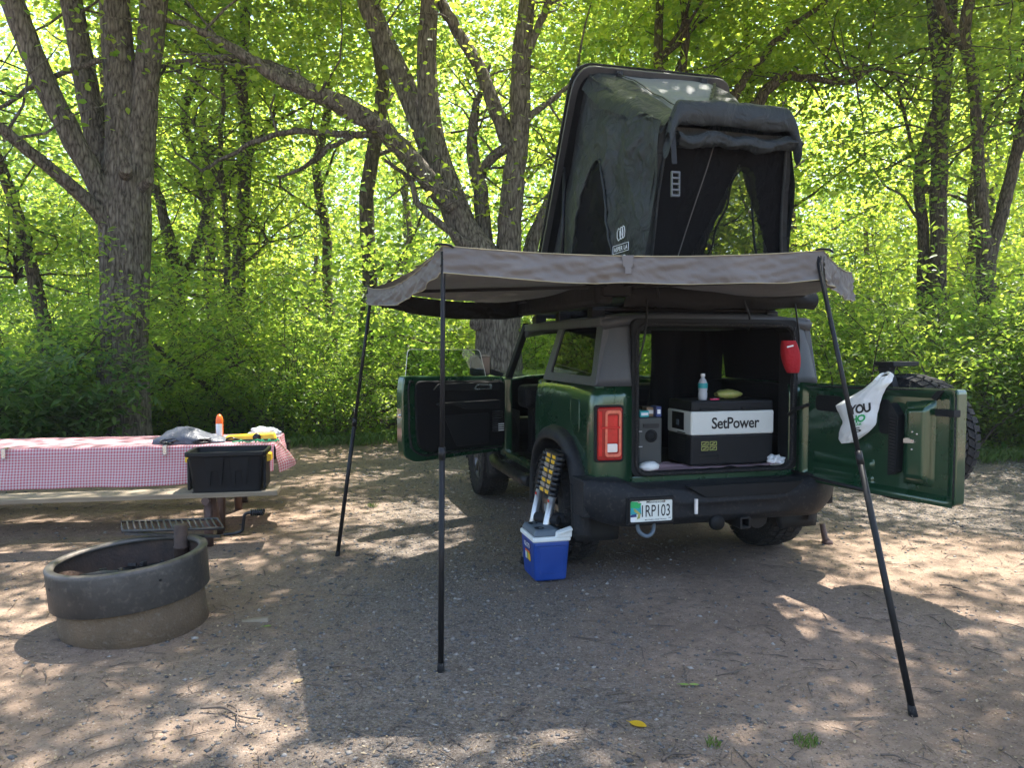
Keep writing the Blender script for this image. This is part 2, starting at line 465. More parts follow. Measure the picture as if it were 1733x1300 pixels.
MT['bark2'] = bark_mat('branch_bark', (.025, .020, .015), (.100, .080, .060), (.18, .15, .115), 14, .8)
MT['leaf'] = leaf_mat('maple_leaf', (.045, .100, .020), (.095, .145, .028), (.30, .48, .05), (.68, .76, .09), .58)
MT['leaf_far'] = leaf_mat('far_leaf', (.05, .110, .030), (.11, .165, .040), (.33, .50, .05), (.72, .78, .08), .62)
MT['leaf_mid'] = leaf_mat('ash_leaf', (.04, .100, .030), (.085, .150, .040), (.29, .50, .06), (.60, .74, .09), .60)
MT['leaf_low'] = leaf_mat('understory_leaf', (.048, .110, .028), (.110, .175, .044), (.30, .54, .06), (.64, .76, .10), .56, .36)
MT['leaf_low2'] = leaf_mat('broad_leaf', (.036, .085, .024), (.080, .13, .04), (.12, .30, .05), (.34, .48, .10), .45, .33)
MT['grass'] = leaf_mat('grass_blade', (.06, .12, .025), (.12, .17, .04), (.12, .25, .04), (.25, .34, .06), .4)
MT['dry'] = leaf_mat('dry_leaf', (.16, .105, .06), (.42, .33, .21), (.14, .09, .05), (.3, .22, .12), .25)
MT['twig'] = pm('twig_bark', (.055, .042, .034), .9, 0, .5, 3, col2=(.15, .115, .09))
MT['yellow_leaf'] = leaf_mat('yellow_leaf', (.62, .36, .02), (.75, .48, .03), (.5, .3, .02), (.6, .4, .03), .35)
MT['green_leaf'] = leaf_mat('fallen_green_leaf', (.18, .30, .05), (.3, .42, .1), (.2, .3, .05), (.3, .4, .08), .35)
MT['gingham'] = gingham_mat('red_gingham', (.70, .13, .19), (.88, .75, .78), .0115, .45)
MT['gingham2'] = gingham_mat('mauve_gingham', (.30, .10, .13), (.55, .48, .50), .008, .2)
MT['car_white'] = pm('white_car_paint', (.72, .73, .74), .25, 0, .04, 3, coat=.8)
MT['car_glass'] = pm('dark_car_glass', (.02, .025, .03), .08, 0, .1, 3, spec=.8)
MT['sign_plate'] = pm('plate_white', (.70, .72, .66), .4, 0, .05, 20)
MT['cardboard'] = pm('cardboard', (.30, .20, .12), .85, 0, .15, 10)
MT['navy'] = pm('navy_print', (.02, .04, .16), .5)

# ---------------------------------------------------------------- ground
def gh(x, y):
    """small unevenness of the ground, metres (works on arrays)"""
    return .006 * np.sin(x * 2.1 + y * .7) + .005 * np.sin(y * 2.7 - x * 1.1 + 1) + .003 * np.sin(x * 6.3 + y * 4.1) + .0025 * np.sin(9.7 * y - 5.2 * x)
def ground_material():
    m, t, b = nt_new('dirt_and_gravel')
    g = N(t, 'ShaderNodeNewGeometry'); pos = g.outputs['Position']
    def noise_(s, d=6.0, r=.6, dist=0.0):
        n = N(t, 'ShaderNodeTexNoise', Scale=s, Detail=d, Roughness=r, Distortion=dist); t.links.new(pos, n.inputs['Vector']); return n.outputs['Fac']
    dirt = ramp(t, noise_(1.1), [(.28, (.160, .112, .080)), (.5, (.262, .186, .134)), (.75, (.360, .265, .198))])
    dirt = mixc(t, ramp(t, noise_(14, 5), [(.35, (0,) * 3), (.65, (.6,) * 3)]), dirt, (.150, .108, .08))
    grit = ramp(t, noise_(38, 4), [(.30, (.050, .045, .041)), (.55, (.145, .128, .112)), (.78, (.30, .27, .235))])
    # where the gravel lies: a broad strip across the middle, the drive at the right, scattered elsewhere
    sx = N(t, 'ShaderNodeSeparateXYZ'); t.links.new(pos, sx.inputs[0])
    X, Y = sx.outputs[0], sx.outputs[1]
    def bump1(v, c, w): return math_n(t, 'SUBTRACT', 1.0, math_n(t, 'MINIMUM', math_n(t, 'ABSOLUTE', math_n(t, 'DIVIDE', math_n(t, 'SUBTRACT', v, c), w)), 1.0))
    strip = math_n(t, 'MULTIPLY', bump1(math_n(t, 'ADD', X, math_n(t, 'MULTIPLY', Y, .08)), .0, 1.9), .80)
    drive = math_n(t, 'MINIMUM', math_n(t, 'MAXIMUM', math_n(t, 'MULTIPLY', math_n(t, 'SUBTRACT', math_n(t, 'ADD', math_n(t, 'MULTIPLY', X, .35), Y), 7.4), .9), 0.0), 1.0)
    drive = math_n(t, 'MULTIPLY', drive, math_n(t, 'MINIMUM', math_n(t, 'MAXIMUM', math_n(t, 'SUBTRACT', X, 1.2), 0.0), 1.0))
    w = math_n(t, 'ADD', math_n(t, 'MAXIMUM', strip, drive), math_n(t, 'SUBTRACT', math_n(t, 'MULTIPLY', noise_(1.7, 7, .7), 1.3), .72))
    f = ramp(t, w, [(.12, (.05,) * 3), (.62, (.60,) * 3)])
    c = mixc(t, f, dirt, grit)
    vo = N(t, 'ShaderNodeTexVoronoi', Scale=95.0); t.links.new(pos, vo.inputs['Vector'])
    sp = N(t, 'ShaderNodeSeparateXYZ'); t.links.new(vo.outputs['Color'], sp.inputs[0])
    c = mixc(t, math_n(t, 'MULTIPLY', f, .55), c, ramp(t, sp.outputs[0], [(0, (.05, .047, .045)), (.55, (.15, .135, .12)), (1, (.33, .30, .265))]))
    # mould and crumbled leaf: darker flecks
    c = mixc(t, ramp(t, noise_(46, 4, .65, 1.8), [(.56, (0,) * 3), (.66, (.85,) * 3)]), c, (.05, .035, .026))
    c = mixc(t, ramp(t, noise_(75, 2, .6, .5), [(.63, (0,) * 3), (.72, (.6,) * 3)]), c, (.46, .40, .33))
    c = mixc(t, ramp(t, noise_(5, 6, .75), [(.55, (0,) * 3), (.8, (.5,) * 3)]), c, (.085, .062, .048))
    # forest floor beyond the clearing
    far = math_n(t, 'MINIMUM', math_n(t, 'MAXIMUM', math_n(t, 'MULTIPLY', math_n(t, 'SUBTRACT', Y, 14.0), .6), 0.0), 1.0)
    c = mixc(t, far, c, ramp(t, noise_(3, 5), [(.3, (.04, .06, .018)), (.7, (.10, .11, .04))]))
    t.links.new(c, b.inputs['Base Color']); b.inputs['Roughness'].default_value = .95; b.inputs['Specular IOR Level'].default_value = .15
    hgt = math_n(t, 'ADD', math_n(t, 'MULTIPLY', noise_(45, 5), .6), math_n(t, 'MULTIPLY', math_n(t, 'MULTIPLY', vo.outputs['Distance'], -.8), f))
    bp = N(t, 'ShaderNodeBump', Strength=1.0, Distance=.02); t.links.new(hgt, bp.inputs['Height']); t.links.new(bp.outputs['Normal'], b.inputs['Normal'])
    return m
MT['ground'] = ground_material()
def build_ground():
    xs = np.concatenate([[-400, -150, -60, -30, -18, -12, -9], np.arange(-7, 7.01, .075), [9, 12, 18, 30, 60, 150, 400]])
    ys = np.concatenate([[-400, -100, -30, -10, -3, 0, 1.2], np.arange(2.0, 12.01, .075), [13.5, 15, 18, 24, 35, 60, 120, 300, 700]])
    Xg, Yg = np.meshgrid(xs, ys, indexing='ij')
    Z = gh(Xg, Yg)
    vs = np.stack([Xg, Yg, Z], -1).reshape(-1, 3)
    nx, ny = len(xs), len(ys)
    i, j = np.meshgrid(np.arange(nx - 1), np.arange(ny - 1), indexing='ij'); a = (i * ny + j).ravel()
    q = np.stack([a, a + ny, a + ny + 1, a + 1], -1)
    o = np_mesh('ground', vs, q, MT['ground'], True)
    tag(o, kind='structure')
def np_mesh(name, vs, faces, mat, smooth=False, parent=None):
    me = bpy.data.meshes.new(name)
    nf, k = faces.shape
    me.vertices.add(len(vs)); me.vertices.foreach_set('co', np.ascontiguousarray(vs, dtype=np.float32).ravel())
    me.loops.add(nf * k); me.loops.foreach_set('vertex_index', np.ascontiguousarray(faces, dtype=np.int32).ravel())
    me.polygons.add(nf); me.polygons.foreach_set('loop_start', np.arange(0, nf * k, k, dtype=np.int32))
    me.polygons.foreach_set('loop_total', np.full(nf, k, dtype=np.int32))
    if smooth: me.polygons.foreach_set('use_smooth', np.ones(nf, dtype=bool))
    me.update(calc_edges=True)
    me.materials.append(mat)
    o = bpy.data.objects.new(name, me); COL.objects.link(o)
    if parent is not None: o.parent = parent
    return o
build_ground()
# ---------------------------------------------------------------- foliage
def leaf_arrays(pos, size, rng, droop=-.25, six=False, flat=.55, width=.62):
    n = len(pos)
    yaw = rng.uniform(0, 2 * pi, n); pit = rng.normal(droop, .38, n); roll = rng.normal(0, flat, n)
    L = size * rng.uniform(.6, 1.3, n); W = L * width * rng.uniform(.8, 1.2, n)
    d = np.stack([np.cos(yaw) * np.cos(pit), np.sin(yaw) * np.cos(pit), np.sin(pit)], -1)
    h = np.stack([-np.sin(yaw), np.cos(yaw), np.zeros(n)], -1)
    up = np.cross(d, h)
    s = h * np.cos(roll)[:, None] + up * np.sin(roll)[:, None]
    nn = np.cross(d, s)
    def P(a, b, c): return pos + d * (L * a)[:, None] + s * (W * b)[:, None] + nn * (L * c)[:, None]
    if six:
        vs = np.stack([P(0, 0, 0), P(.28, .46, .07), P(.66, .34, .05), P(1, 0, -.06), P(.66, -.34, .05), P(.28, -.46, .07)], 1)
        fs = np.array([(0, 1, 2), (0, 2, 3), (0, 3, 4), (0, 4, 5)])
    else:
        vs = np.stack([P(0, 0, 0), P(.42, .5, .08), P(1, 0, -.05), P(.42, -.5, .08)], 1)
        fs = np.array([(0, 1, 2), (0, 2, 3)])
    k = vs.shape[1]
    faces = (np.arange(n) * k)[:, None, None] + fs[None]
    return vs.reshape(-1, 3), faces.reshape(-1, 3)
def spray(centers, per, spread, rng):
    c = np.repeat(np.asarray(centers, float), per, 0)
    return c + rng.normal(0, 1, c.shape) * np.asarray(spread)
def limb_path(pts, k=7, jit=.0, seed=0):
    sp = smooth_path(pts, k)
    if jit:
        o = []
        for i, p in enumerate(sp):
            e = jit * min(1, i / 3)
            o.append((p[0] + e * noise.noise((i * .35, seed, 0)), p[1] + e * noise.noise((i * .35, seed, 7)), p[2] + e * .6 * noise.noise((i * .35, seed, 13)), p[3]))
        sp = o
    return sp
def px_limb(mb, pts, Y, n=10, ridge=0, k=7, jit=.03, seed=0, rk=3.5, rf=1.1):
    """points (px, py, width in px[, depth offset]) traced at depth Y"""
    W = []
    for p in pts:
        yy = Y + (p[3] if len(p) > 3 else 0)
        q = dy(p[0], p[1], yy); W.append((q.x, q.y, q.z, p[2] / 2 * yy / F * .95 * F / sqrt(F * F + (p[0] - CX) ** 2)))
    sp = limb_path(W, k, jit, seed)
    mb.tube([p[:3] for p in sp], [max(.006, p[3]) for p in sp], n, ridge=ridge, rk=rk, rf=rf, seed=seed * 3.1)
    return [Vector(p[:3]) for p in sp]
def twigs_from(mb, paths, rng, count, rmax=.02, length=1.2, up=.3):
    tips = []
    for _ in range(count):
        P = paths[rng.integers(len(paths))]; i = rng.integers(len(P) // 2, len(P)); p = P[i]
        d = Vector((rng.normal(), rng.normal(), rng.normal() * .5 + up)).normalized(); L = length * rng.uniform(.5, 1.4)
        q = [p]; 
        for s in range(4):
            d = (d + Vector((rng.normal(), rng.normal(), rng.normal())) * .25).normalized(); q.append(q[-1] + d * L / 4)
        mb.tube(q, [rmax, rmax * .8, rmax * .6, rmax * .4, rmax * .2], 5, cap=False)
        tips += q[2:]
    return tips
rng = np.random.default_rng(11)

# where the sun reaches the campsite ground (pixels of the photograph -> ground), for the gaps in the overhead crowns
LIT = []
for px, py, rx, ry, z in [(720, 925, .8, .38, 0), (690, 868, 1.0, .5, 0), (600, 800, 1.2, .6, 0), (480, 872, .5, .3, 0), (770, 800, .8, .4, 0), (580, 765, 1.6, .8, 0),
                          (50, 1030, .5, .32, 0), (30, 1110, .4, .3, 0), (480, 1180, .28, .4, 0), (400, 1265, .5, .25, 0), (250, 1205, .3, .2, 0), (40, 1275, .3, .25, 0),
                          (1470, 985, .6, .35, 0), (1560, 1060, .6, .3, 0), (1660, 1060, .6, .35, 0), (1480, 925, .7, .4, 0), (1690, 960, .8, .5, 0), (1600, 860, 1.1, .7, 0),
                          (150, 745, 1.0, .5, .76), (350, 745, .7, .5, .76), (200, 850, .9, .25, .45), (1660, 800, 1.2, .9, 0), (600, 740, 1.5, .9, 0)]:
    g = gp(px, py, z); LIT.append((g.x - SUNV.x / SUNV.z * z, g.y - SUNV.y / SUNV.z * z, rx, ry))
def lit(x, y):
    return min(((x - a) / c / 1.3) ** 2 + ((y - b) / d / 1.15) ** 2 for a, b, c, d in LIT)
# overhead clusters, in shadow space
over = []
for _ in range(7200):
    x = rng.uniform(-10, 9.5); y = rng.uniform(.6, 17); z = rng.uniform(7.6, 12.5)
    e = lit(x, y)
    keep = .04 if e < 1 else (.35 if e < 1.35 else .95)
    if noise.noise((x * .75, y * 1.1, 3)) < -.20: keep *= .35
    if e < 1: keep = .03
    if rng.random() < keep: over.append((x + SUNV.x / SUNV.z * z, y + SUNV.y / SUNV.z * z, z))
over = np.array(over)

TREES = []   # (name, label, group, limbs builder)
def big_tree(name, label, base, build, mat='bark', group=None):
    root = thing(name, label, 'tree', base, 0, group)
    mb = MB(); paths = build(mb)
    return root, mb, paths
STEMS = {}
# left tree beside the table -------------------------------------------------
b1 = dy(205, 776, 11.0); b1.z = 0
def t1(mb):
    Y = 11.0; P = []
    px_limb(mb, [(205, 800, 150), (204, 770, 132), (205, 735, 112), (208, 680, 98), (209, 600, 88), (211, 520, 86), (212, 440, 88), (212, 370, 92), (212, 300, 84), (212, 240, 70), (206, 150, 60), (197, 50, 54), (190, -80, 50), (180, -260, 40), (170, -480, 24)], Y, 110, .055, 16, .0, 1, 7.5, .9)
    P.append(px_limb(mb, [(222, 345, 64), (236, 250, 54), (247, 140, 46), (257, 50, 46), (264, -30, 44), (285, -220, 34), (310, -430, 18)], Y, 26, .09, 8, .02, 2))
    P.append(px_limb(mb, [(200, 345, 54, .15), (172, 260, 46, .2), (150, 160, 42, .25), (132, 60, 40, .3), (116, -30, 38, .3), (92, -220, 30), (70, -420, 16)], Y, 26, .09, 8, .02, 3))
    P.append(px_limb(mb, [(198, 370, 50, -.1), (160, 300, 42, -.25), (108, 205, 42, -.4), (65, 115, 42, -.5), (28, 20, 43, -.6), (-5, -60, 42, -.7), (-70, -230, 30, -.9), (-140, -400, 16, -1)], Y, 26, .09, 8, .02, 4))
    P.append(px_limb(mb, [(198, 400, 34, -.1), (150, 342, 28, -.4), (85, 285, 25, -.8), (30, 240, 23, -1.1), (-30, 192, 20, -1.4), (-120, 120, 14, -1.8)], Y, 16, .06, 8, .02, 5))
    P.append(px_limb(mb, [(172, 100, 12), (120, 118, 11), (60, 140, 11), (20, 170, 9), (-40, 205, 7)], Y - .3, 8, 0, 7, .05, 6))
    # cut limb stubs
    px_limb(mb, [(212, 295, 26, -.28), (214, 285, 24, -.42), (214, 283, 22, -.47)], Y, 12, .05, 3, 0, 7)
    px_limb(mb, [(238, 320, 20, -.1), (250, 308, 16, -.2), (256, 304, 12, -.25)], Y, 10, .05, 3, 0, 8)
    return P
r1, m1, P1 = big_tree('maple_tree', 'stout furrowed tree forking into several stems behind the picnic table', b1, t1)
# middle tree behind the vehicle ------------------------------------------------
b2 = dy(845, 761, 12.0); b2.z = 0
def t2(mb):
    Y = 12.0; P = []
    px_limb(mb, [(846, 790, 120), (846, 740, 100), (845, 650, 86), (843, 580, 78), (842, 520, 77), (836, 470, 74), (815, 430, 56), (785, 390, 52), (762, 330, 48), (740, 270, 45), (728, 200, 37), (722, 100, 33), (727, 0, 30), (732, -150, 24), (740, -330, 14)], Y, 90, .055, 16, .0, 11, 7.0, .9)
    P.append(px_limb(mb, [(742, 285, 40), (716, 225, 36, .1), (692, 160, 36, .2), (655, 80, 37, .3), (622, 0, 35, .4), (600, -110, 30, .5), (560, -300, 18, .6)], Y, 20, .08, 8, .02, 12))
    P.append(px_limb(mb, [(768, 350, 40, -.1), (722, 300, 34, -.3), (668, 238, 33, -.5), (605, 190, 31, -.7), (540, 160, 30, -.9), (470, 130, 24, -1.0), (400, 85, 18, -1.0), (335, 50, 13, -1), (270, 28, 8, -1)], Y, 18, .08, 8, .04, 13))
    P.append(px_limb(mb, [(700, 268, 22, -.3), (640, 212, 20, -.5), (590, 195, 18, -.6), (500, 130, 15, -.7), (420, 100, 13, -.7), (340, 100, 11, -.7), (270, 112, 8, -.6)], Y - .15, 12, .05, 8, .05, 14))
    P.append(px_limb(mb, [(645, 225, 16), (590, 228, 13), (520, 222, 12), (450, 232, 10), (390, 262, 8), (340, 290, 5)], Y - .4, 8, 0, 7, .06, 15))
    P.append(px_limb(mb, [(600, 228, 10), (560, 250, 9), (510, 285, 7), (470, 300, 5)], Y - .4, 7, 0, 7, .06, 16))
    P.append(px_limb(mb, [(848, 480, 60), (860, 430, 46), (863, 370, 40), (870, 300, 38), (880, 200, 34), (882, 100, 32), (892, 0, 27), (905, -150, 20), (920, -330, 12)], Y + .1, 20, .08, 8, .02, 17))
    P.append(px_limb(mb, [(872, 262, 26), (842, 195, 26), (812, 115, 22), (776, 55, 20), (748, 5, 18), (715, -70, 12), (690, -180, 8)], Y + .1, 14, .06, 8, .03, 18))
    P.append(px_limb(mb, [(826, 470, 30, .3), (820, 400, 28, .3), (812, 320, 26, .3), (800, 260, 22, .3), (802, 200, 16, .3), (815, 150, 9, .3), (830, 110, 5, .3)], Y, 12, .06, 8, .03, 19))
    P.append(px_limb(mb, [(868, 245, 20), (838, 262, 18, .15), (812, 292, 16, .3)], Y, 10, 0, 7, .0, 20))
    P.append(px_limb(mb, [(880, 118, 14), (905, 60, 14), (925, 10, 12), (940, -60, 8)], Y, 10, 0, 7, .03, 21))
    P.append(px_limb(mb, [(874, 215, 14), (905, 190, 12), (945, 160, 9), (980, 130, 5)], Y, 8, 0, 7, .04, 22))
    P.append(px_limb(mb, [(808, 425, 16, -.2), (760, 390, 14, -.3), (712, 350, 12, -.4), (690, 300, 9, -.4), (650, 270, 6, -.4)], Y, 9, 0, 7, .05, 23))
    P.append(px_limb(mb, [(884, 470, 30, .5), (905, 400, 24, .6), (935, 330, 18, .7), (960, 270, 12, .8), (990, 200, 8, .9)], Y, 10, .05, 7, .04, 24))
    # burl at the foot of the crown
    px_limb(mb, [(812, 545, 22, -.1), (806, 548, 26, -.2), (803, 552, 16, -.28)], Y, 10, .08, 3, 0, 25)
    return P
r2, m2, P2 = big_tree('maple_tree', 'wide spreading tree with a long arching limb behind the open vehicle', b2, t2)
# right-hand trees ----------------------------------------------------------
b3 = dy(1585, 726, 15.0); b3.z = 0
def t3(mb):
    Y = 15.0; P = []
    px_limb(mb, [(1583, 745, 48), (1584, 700, 38), (1586, 560, 33), (1588, 400, 31), (1590, 250, 30), (1597, 130, 29), (1606, 40, 27), (1612, -100, 22), (1618, -300, 12)], Y, 20, .08, 8, .03, 31)
    P.append(px_limb(mb, [(1594, 160, 16), (1585, 60, 15), (1572, -20, 13), (1560, -150, 8)], Y, 10, 0, 7, .04, 32))
    P.append(px_limb(mb, [(1586, 330, 8), (1560, 300, 8), (1520, 150, 6)], Y, 7, 0, 7, .04, 33))
    return P
r3, m3, P3 = big_tree('woodland_tree', 'straight slim trunk standing behind the spare wheel by the gravel drive', b3, t3)
b4 = dy(1662, 736, 14.0); b4.z = 0
def t4(mb):
    Y = 14.0; P = []
    px_limb(mb, [(1658, 760, 56), (1660, 700, 44), (1663, 560, 40), (1668, 450, 36), (1662, 370, 24), (1656, 260, 20), (1652, 190, 20), (1645, 120, 22), (1632, 60, 22), (1640, 0, 20), (1650, -120, 16), (1655, -300, 8)], Y, 18, .08, 8, .03, 41)
    P.append(px_limb(mb, [(1672, 440, 30), (1690, 380, 25), (1706, 320, 24), (1722, 250, 22), (1733, 190, 20), (1750, 80, 16), (1770, -80, 10)], Y, 14, .06, 8, .03, 42))
    P.append(px_limb(mb, [(1640, 95, 16), (1612, 50, 18), (1590, 10, 18), (1575, -70, 14), (1560, -200, 8)], Y, 12, .04, 8, .03, 43))
    P.append(px_limb(mb, [(1655, 230, 8), (1690, 160, 7), (1740, 130, 6)], Y, 7, 0, 7, .04, 44))
    return P
r4, m4, P4 = big_tree('woodland_tree', 'forked trunk with two curving stems near the edge of the gravel drive', b4, t4)
b5 = dy(1205, 735, 14.5); b5.z = 0
def t5(mb):
    Y = 14.5; P = []
    px_limb(mb, [(1180, 760, 44), (1180, 600, 36), (1190, 420, 30), (1215, 250, 24), (1250, 150, 16), (1300, 85, 13), (1345, 40, 11), (1400, 0, 9), (1450, -60, 6)], Y, 12, .05, 8, .04, 51)
    P.append(px_limb(mb, [(1205, 300, 26), (1250, 220, 22), (1285, 170, 20), (1320, 132, 18), (1370, 132, 12), (1440, 138, 9), (1480, 115, 6), (1520, 130, 4)], Y - .2, 10, .06, 8, .05, 52))
    P.append(px_limb(mb, [(1190, 420, 24), (1170, 300, 20), (1150, 180, 16), (1160, 60, 14), (1150, -100, 10)], Y + .3, 10, .04, 8, .05, 53))
    return P
r5, m5, P5 = big_tree('woodland_tree', 'tree half hidden behind the rooftop tent with limbs reaching over the drive', b5, t5)
b6 = dy(95, 770, 12.5); b6.z = 0
def t6(mb):
    Y = 12.5; P = []
    P.append(px_limb(mb, [(92, 780, 36), (86, 640, 28), (72, 540, 26), (55, 460, 26), (35, 385, 25), (12, 310, 22), (-20, 230, 18), (-60, 130, 14), (-90, 0, 10)], Y, 14, .07, 8, .03, 61))
    P.append(px_limb(mb, [(36, 390, 9), (28, 430, 8), (26, 480, 6)], Y, 7, 0, 7, .04, 62))
    return P
r6, m6, P6 = big_tree('woodland_tree', 'thin trunk leaning outward in the brush beyond the head of the picnic table', b6, t6)
b7 = dy(300, 705, 18.0); b7.z = 0
def t7(mb):
    Y = 18.0; P = []
    px_limb(mb, [(305, 740, 40), (300, 600, 32), (300, 500, 28), (292, 430, 25), (278, 370, 20), (262, 300, 16), (255, 180, 12)], Y, 14, .08, 8, .04, 71)
    P.append(px_limb(mb, [(302, 480, 22), (330, 430, 19), (345, 380, 16), (362, 320, 15), (400, 285, 13), (440, 235, 10), (470, 180, 7)], Y, 10, .05, 8, .05, 72))
    P.append(px_limb(mb, [(298, 500, 14), (272, 470, 13), (258, 450, 11), (240, 440, 6)], Y, 8, 0, 7, .05, 73))
    P.append(px_limb(mb, [(350, 360, 12), (330, 270, 15), (312, 190, 16), (335, 130, 16), (350, 100, 12)], Y + .4, 9, .04, 8, .05, 74))
    return P
r7, m7, P7 = big_tree('woodland_tree', 'crooked dark trunk in the brush behind the furrowed tree', b7, t7)
b8 = dy(383, 715, 16.0); b8.z = 0
def t8(mb):
    Y = 16.0; P = []
    P.append(px_limb(mb, [(390, 740, 16), (386, 600, 13), (385, 480, 12), (380, 340, 11), (372, 260, 10), (378, 160, 8), (372, 60, 6)], Y, 9, 0, 8, .06, 81))
    P.append(px_limb(mb, [(384, 400, 7), (430, 380, 6), (455, 410, 5)], Y, 7, 0, 7, .06, 82))
    P.append(px_limb(mb, [(380, 330, 7), (350, 270, 6), (325, 200, 5)], Y, 7, 0, 7, .06, 83))
    return P
r8, m8, P8 = big_tree('sapling', 'slender dark sapling stem between the crooked trunk and the arching limb', b8, t8)

def sink(cl, k): return np.asarray(cl) if len(cl) else np.zeros((0, 3))
def finish(root, mb, paths, extra, ntw, per, size, mat, spread=(.42, .42, .17), tw=1.4, bark='bark'):
    tips = twigs_from(mb, paths, rng, ntw, .022, tw)
    mb.build('trunk', MT[bark], root, world=True, fix=False)
    c = [tuple(t) for t in tips if t.z > 3.0]
    c = np.array(c) if c else np.zeros((0, 3))
    vs, fs = leaf_arrays(spray(c, per, spread, rng), size, rng, six=True, width=.66)
    if len(extra):
        v2, f2 = leaf_arrays(spray(extra, 58, (.31, .31, .14), rng), .13, rng)
        fs = np.concatenate([fs, f2 + len(vs)]); vs = np.concatenate([vs, v2])
    vs = vs - np.array(root.location)
    np_mesh('crown', vs, fs, MT[mat], parent=root)
# share the overhead clusters among the trees standing round the site
owners = [(r1, b1), (r2, b2)]
rb = []
for (x, y, lab) in [(8.6, 6.5, 'unseen tall tree shading the gravel drive beside the open tailgate'), (-7.5, 2.5, 'unseen tall tree shading the fire ring side of the campsite')]:
    root = thing('unseen_shade_tree', lab, 'tree', (x, y, 0)); mb = MB(); P = []  # out-of-view tree, carries leaf clusters placed for the dapples they cast
    s0 = len(rb) + 90
    sp = limb_path([(x, y, -.1, .42), (x + .1, y, 1, .33), (x - .1, y + .1, 4, .28), (x + .1, y + .2, 7, .22), (x, y + .3, 10, .14), (x, y + .3, 12.5, .05)], 7, .1, s0)
    mb.tube([p[:3] for p in sp], [p[3] for p in sp], 24, ridge=.1, rk=3.5, rf=1.1, seed=s0)
    for k in range(9):
        a = k * 2.4 + s0; z = 5.5 + k * .55; L = rng.uniform(3, 5.5)
        sp = limb_path([(x, y + .15, z, .13), (x + cos(a) * L * .4, y + sin(a) * L * .4, z + 1.3, .09), (x + cos(a) * L * .75, y + sin(a) * L * .75, z + 2.3, .05), (x + cos(a) * L, y + sin(a) * L, z + 3, .02)], 6, .15, s0 + k)
        mb.tube([p[:3] for p in sp], [p[3] for p in sp], 9); P.append([Vector(p[:3]) for p in sp])
    rb.append((root, mb, P)); owners.append((root, Vector((x, y, 0))))
D = np.stack([np.hypot(over[:, 0] - b.x, over[:, 1] - b.y) for _, b in owners])
own = D.argmin(0)
finish(r1, m1, P1, over[own == 0], 40, 12, .10, 'leaf')
finish(r2, m2, P2, over[own == 1], 80, 14, .10, 'leaf')
for k, (root, mb, P) in enumerate(rb): finish(root, mb, P, over[own == 2 + k], 30, 20, .13, 'leaf')
finish(r3, m3, P3, [], 36, 36, .11, 'leaf', tw=2.0, bark='bark2')
finish(r4, m4, P4, [], 42, 34, .11, 'leaf', tw=2.0, bark='bark2')
finish(r5, m5, P5, [], 46, 28, .11, 'leaf', tw=1.8, bark='bark2')
finish(r6, m6, P6, [], 30, 40, .11, 'leaf', tw=1.6, bark='bark2')
finish(r7, m7, P7, [], 44, 34, .11, 'leaf', tw=1.6, bark='bark2')
finish(r8, m8, P8, [], 40, 30, .10, 'leaf', tw=1.2, bark='bark2')

# woodland trees behind: three kinds, copied ------------------------------------
def wood_tree(seed, h, spreadr, z0, ncl, leans, mat='leaf_far'):
    rg = np.random.default_rng(seed); mb = MB(); P = []
    sp = limb_path([(0, 0, -.15, .17), (0, 0, .4, .14), (leans * .3, .1, h * .3, .12), (leans * .7, -.1, h * .6, .085), (leans, 0, h, .02)], 7, .25, seed)
    mb.tube([p[:3] for p in sp], [p[3] for p in sp], 10); tr = [Vector(p[:3]) for p in sp]
    cl = []
    for k in range(20):
        t = rg.uniform(z0 / h, .97); p = tr[min(len(tr) - 1, int(t * (len(tr) - 1)))]
        a = rg.uniform(0, 2 * pi); L = spreadr * rg.uniform(.55, 1.15) * (1.1 - .6 * abs(t - .55))
        q = [p]; d = Vector((cos(a), sin(a), rg.uniform(.1, .7))).normalized()
        for s in range(5):
            d = (d + Vector((rg.normal(), rg.normal(), rg.normal())) * .18).normalized(); q.append(q[-1] + d * L / 5)
        mb.tube(q, [.045, .036, .027, .02, .012, .005], 5, cap=False)
        for s in range(ncl):
            w = q[rg.integers(2, 6)]; cl.append((w.x + rg.normal() * .5, w.y + rg.normal() * .5, w.z + rg.normal() * .35))
    pos = spray(cl, 46, (.38, .38, .12), rg)
    vs, fs = leaf_arrays(pos, .125, rg)
    root = thing('woodland_tree', 'slender leafy woodland tree in the woods beyond the clearing', 'tree', (0, 0, 0), 0, 'trees of the woods beyond the clearing')
    mb.build('trunk', MT['bark2'], root, fix=False)
    np_mesh('crown', vs, fs, MT[mat], parent=root)
    return root
def dup(root, loc, rz, sc=1.0):
    r = root.copy(); COL.objects.link(r)
    r.matrix_basis = Matrix.Translation(Vector(loc)) @ Matrix.Rotation(rz, 4, 'Z') @ Matrix.Scale(sc, 4)
    for ch in root.children:
        c = ch.copy(); COL.objects.link(c); c.parent = r
    return r
protos = [wood_tree(1, 13.5, 3.6, 2.2, 12, .8), wood_tree(2, 15.5, 3.2, 3.4, 12, -.6, 'leaf_mid'), wood_tree(3, 10.5, 3.0, 1.2, 11, .4)]
spots = []
tries = 0
while len(spots) < 72 and tries < 6000:
    tries += 1
    y = 14.5 + 34 * rng.random() ** 1.3; x = rng.uniform(-.82, .86) * (y + 3)
    if y < 17 and -2.5 < x < 2.5: continue
    if y < 41 and 625 < CX + F * x / y < 672: continue
    if all((x - a) ** 2 + (y - b) ** 2 > (1.9 + .03 * y) ** 2 for a, b in spots): spots.append((x, y))
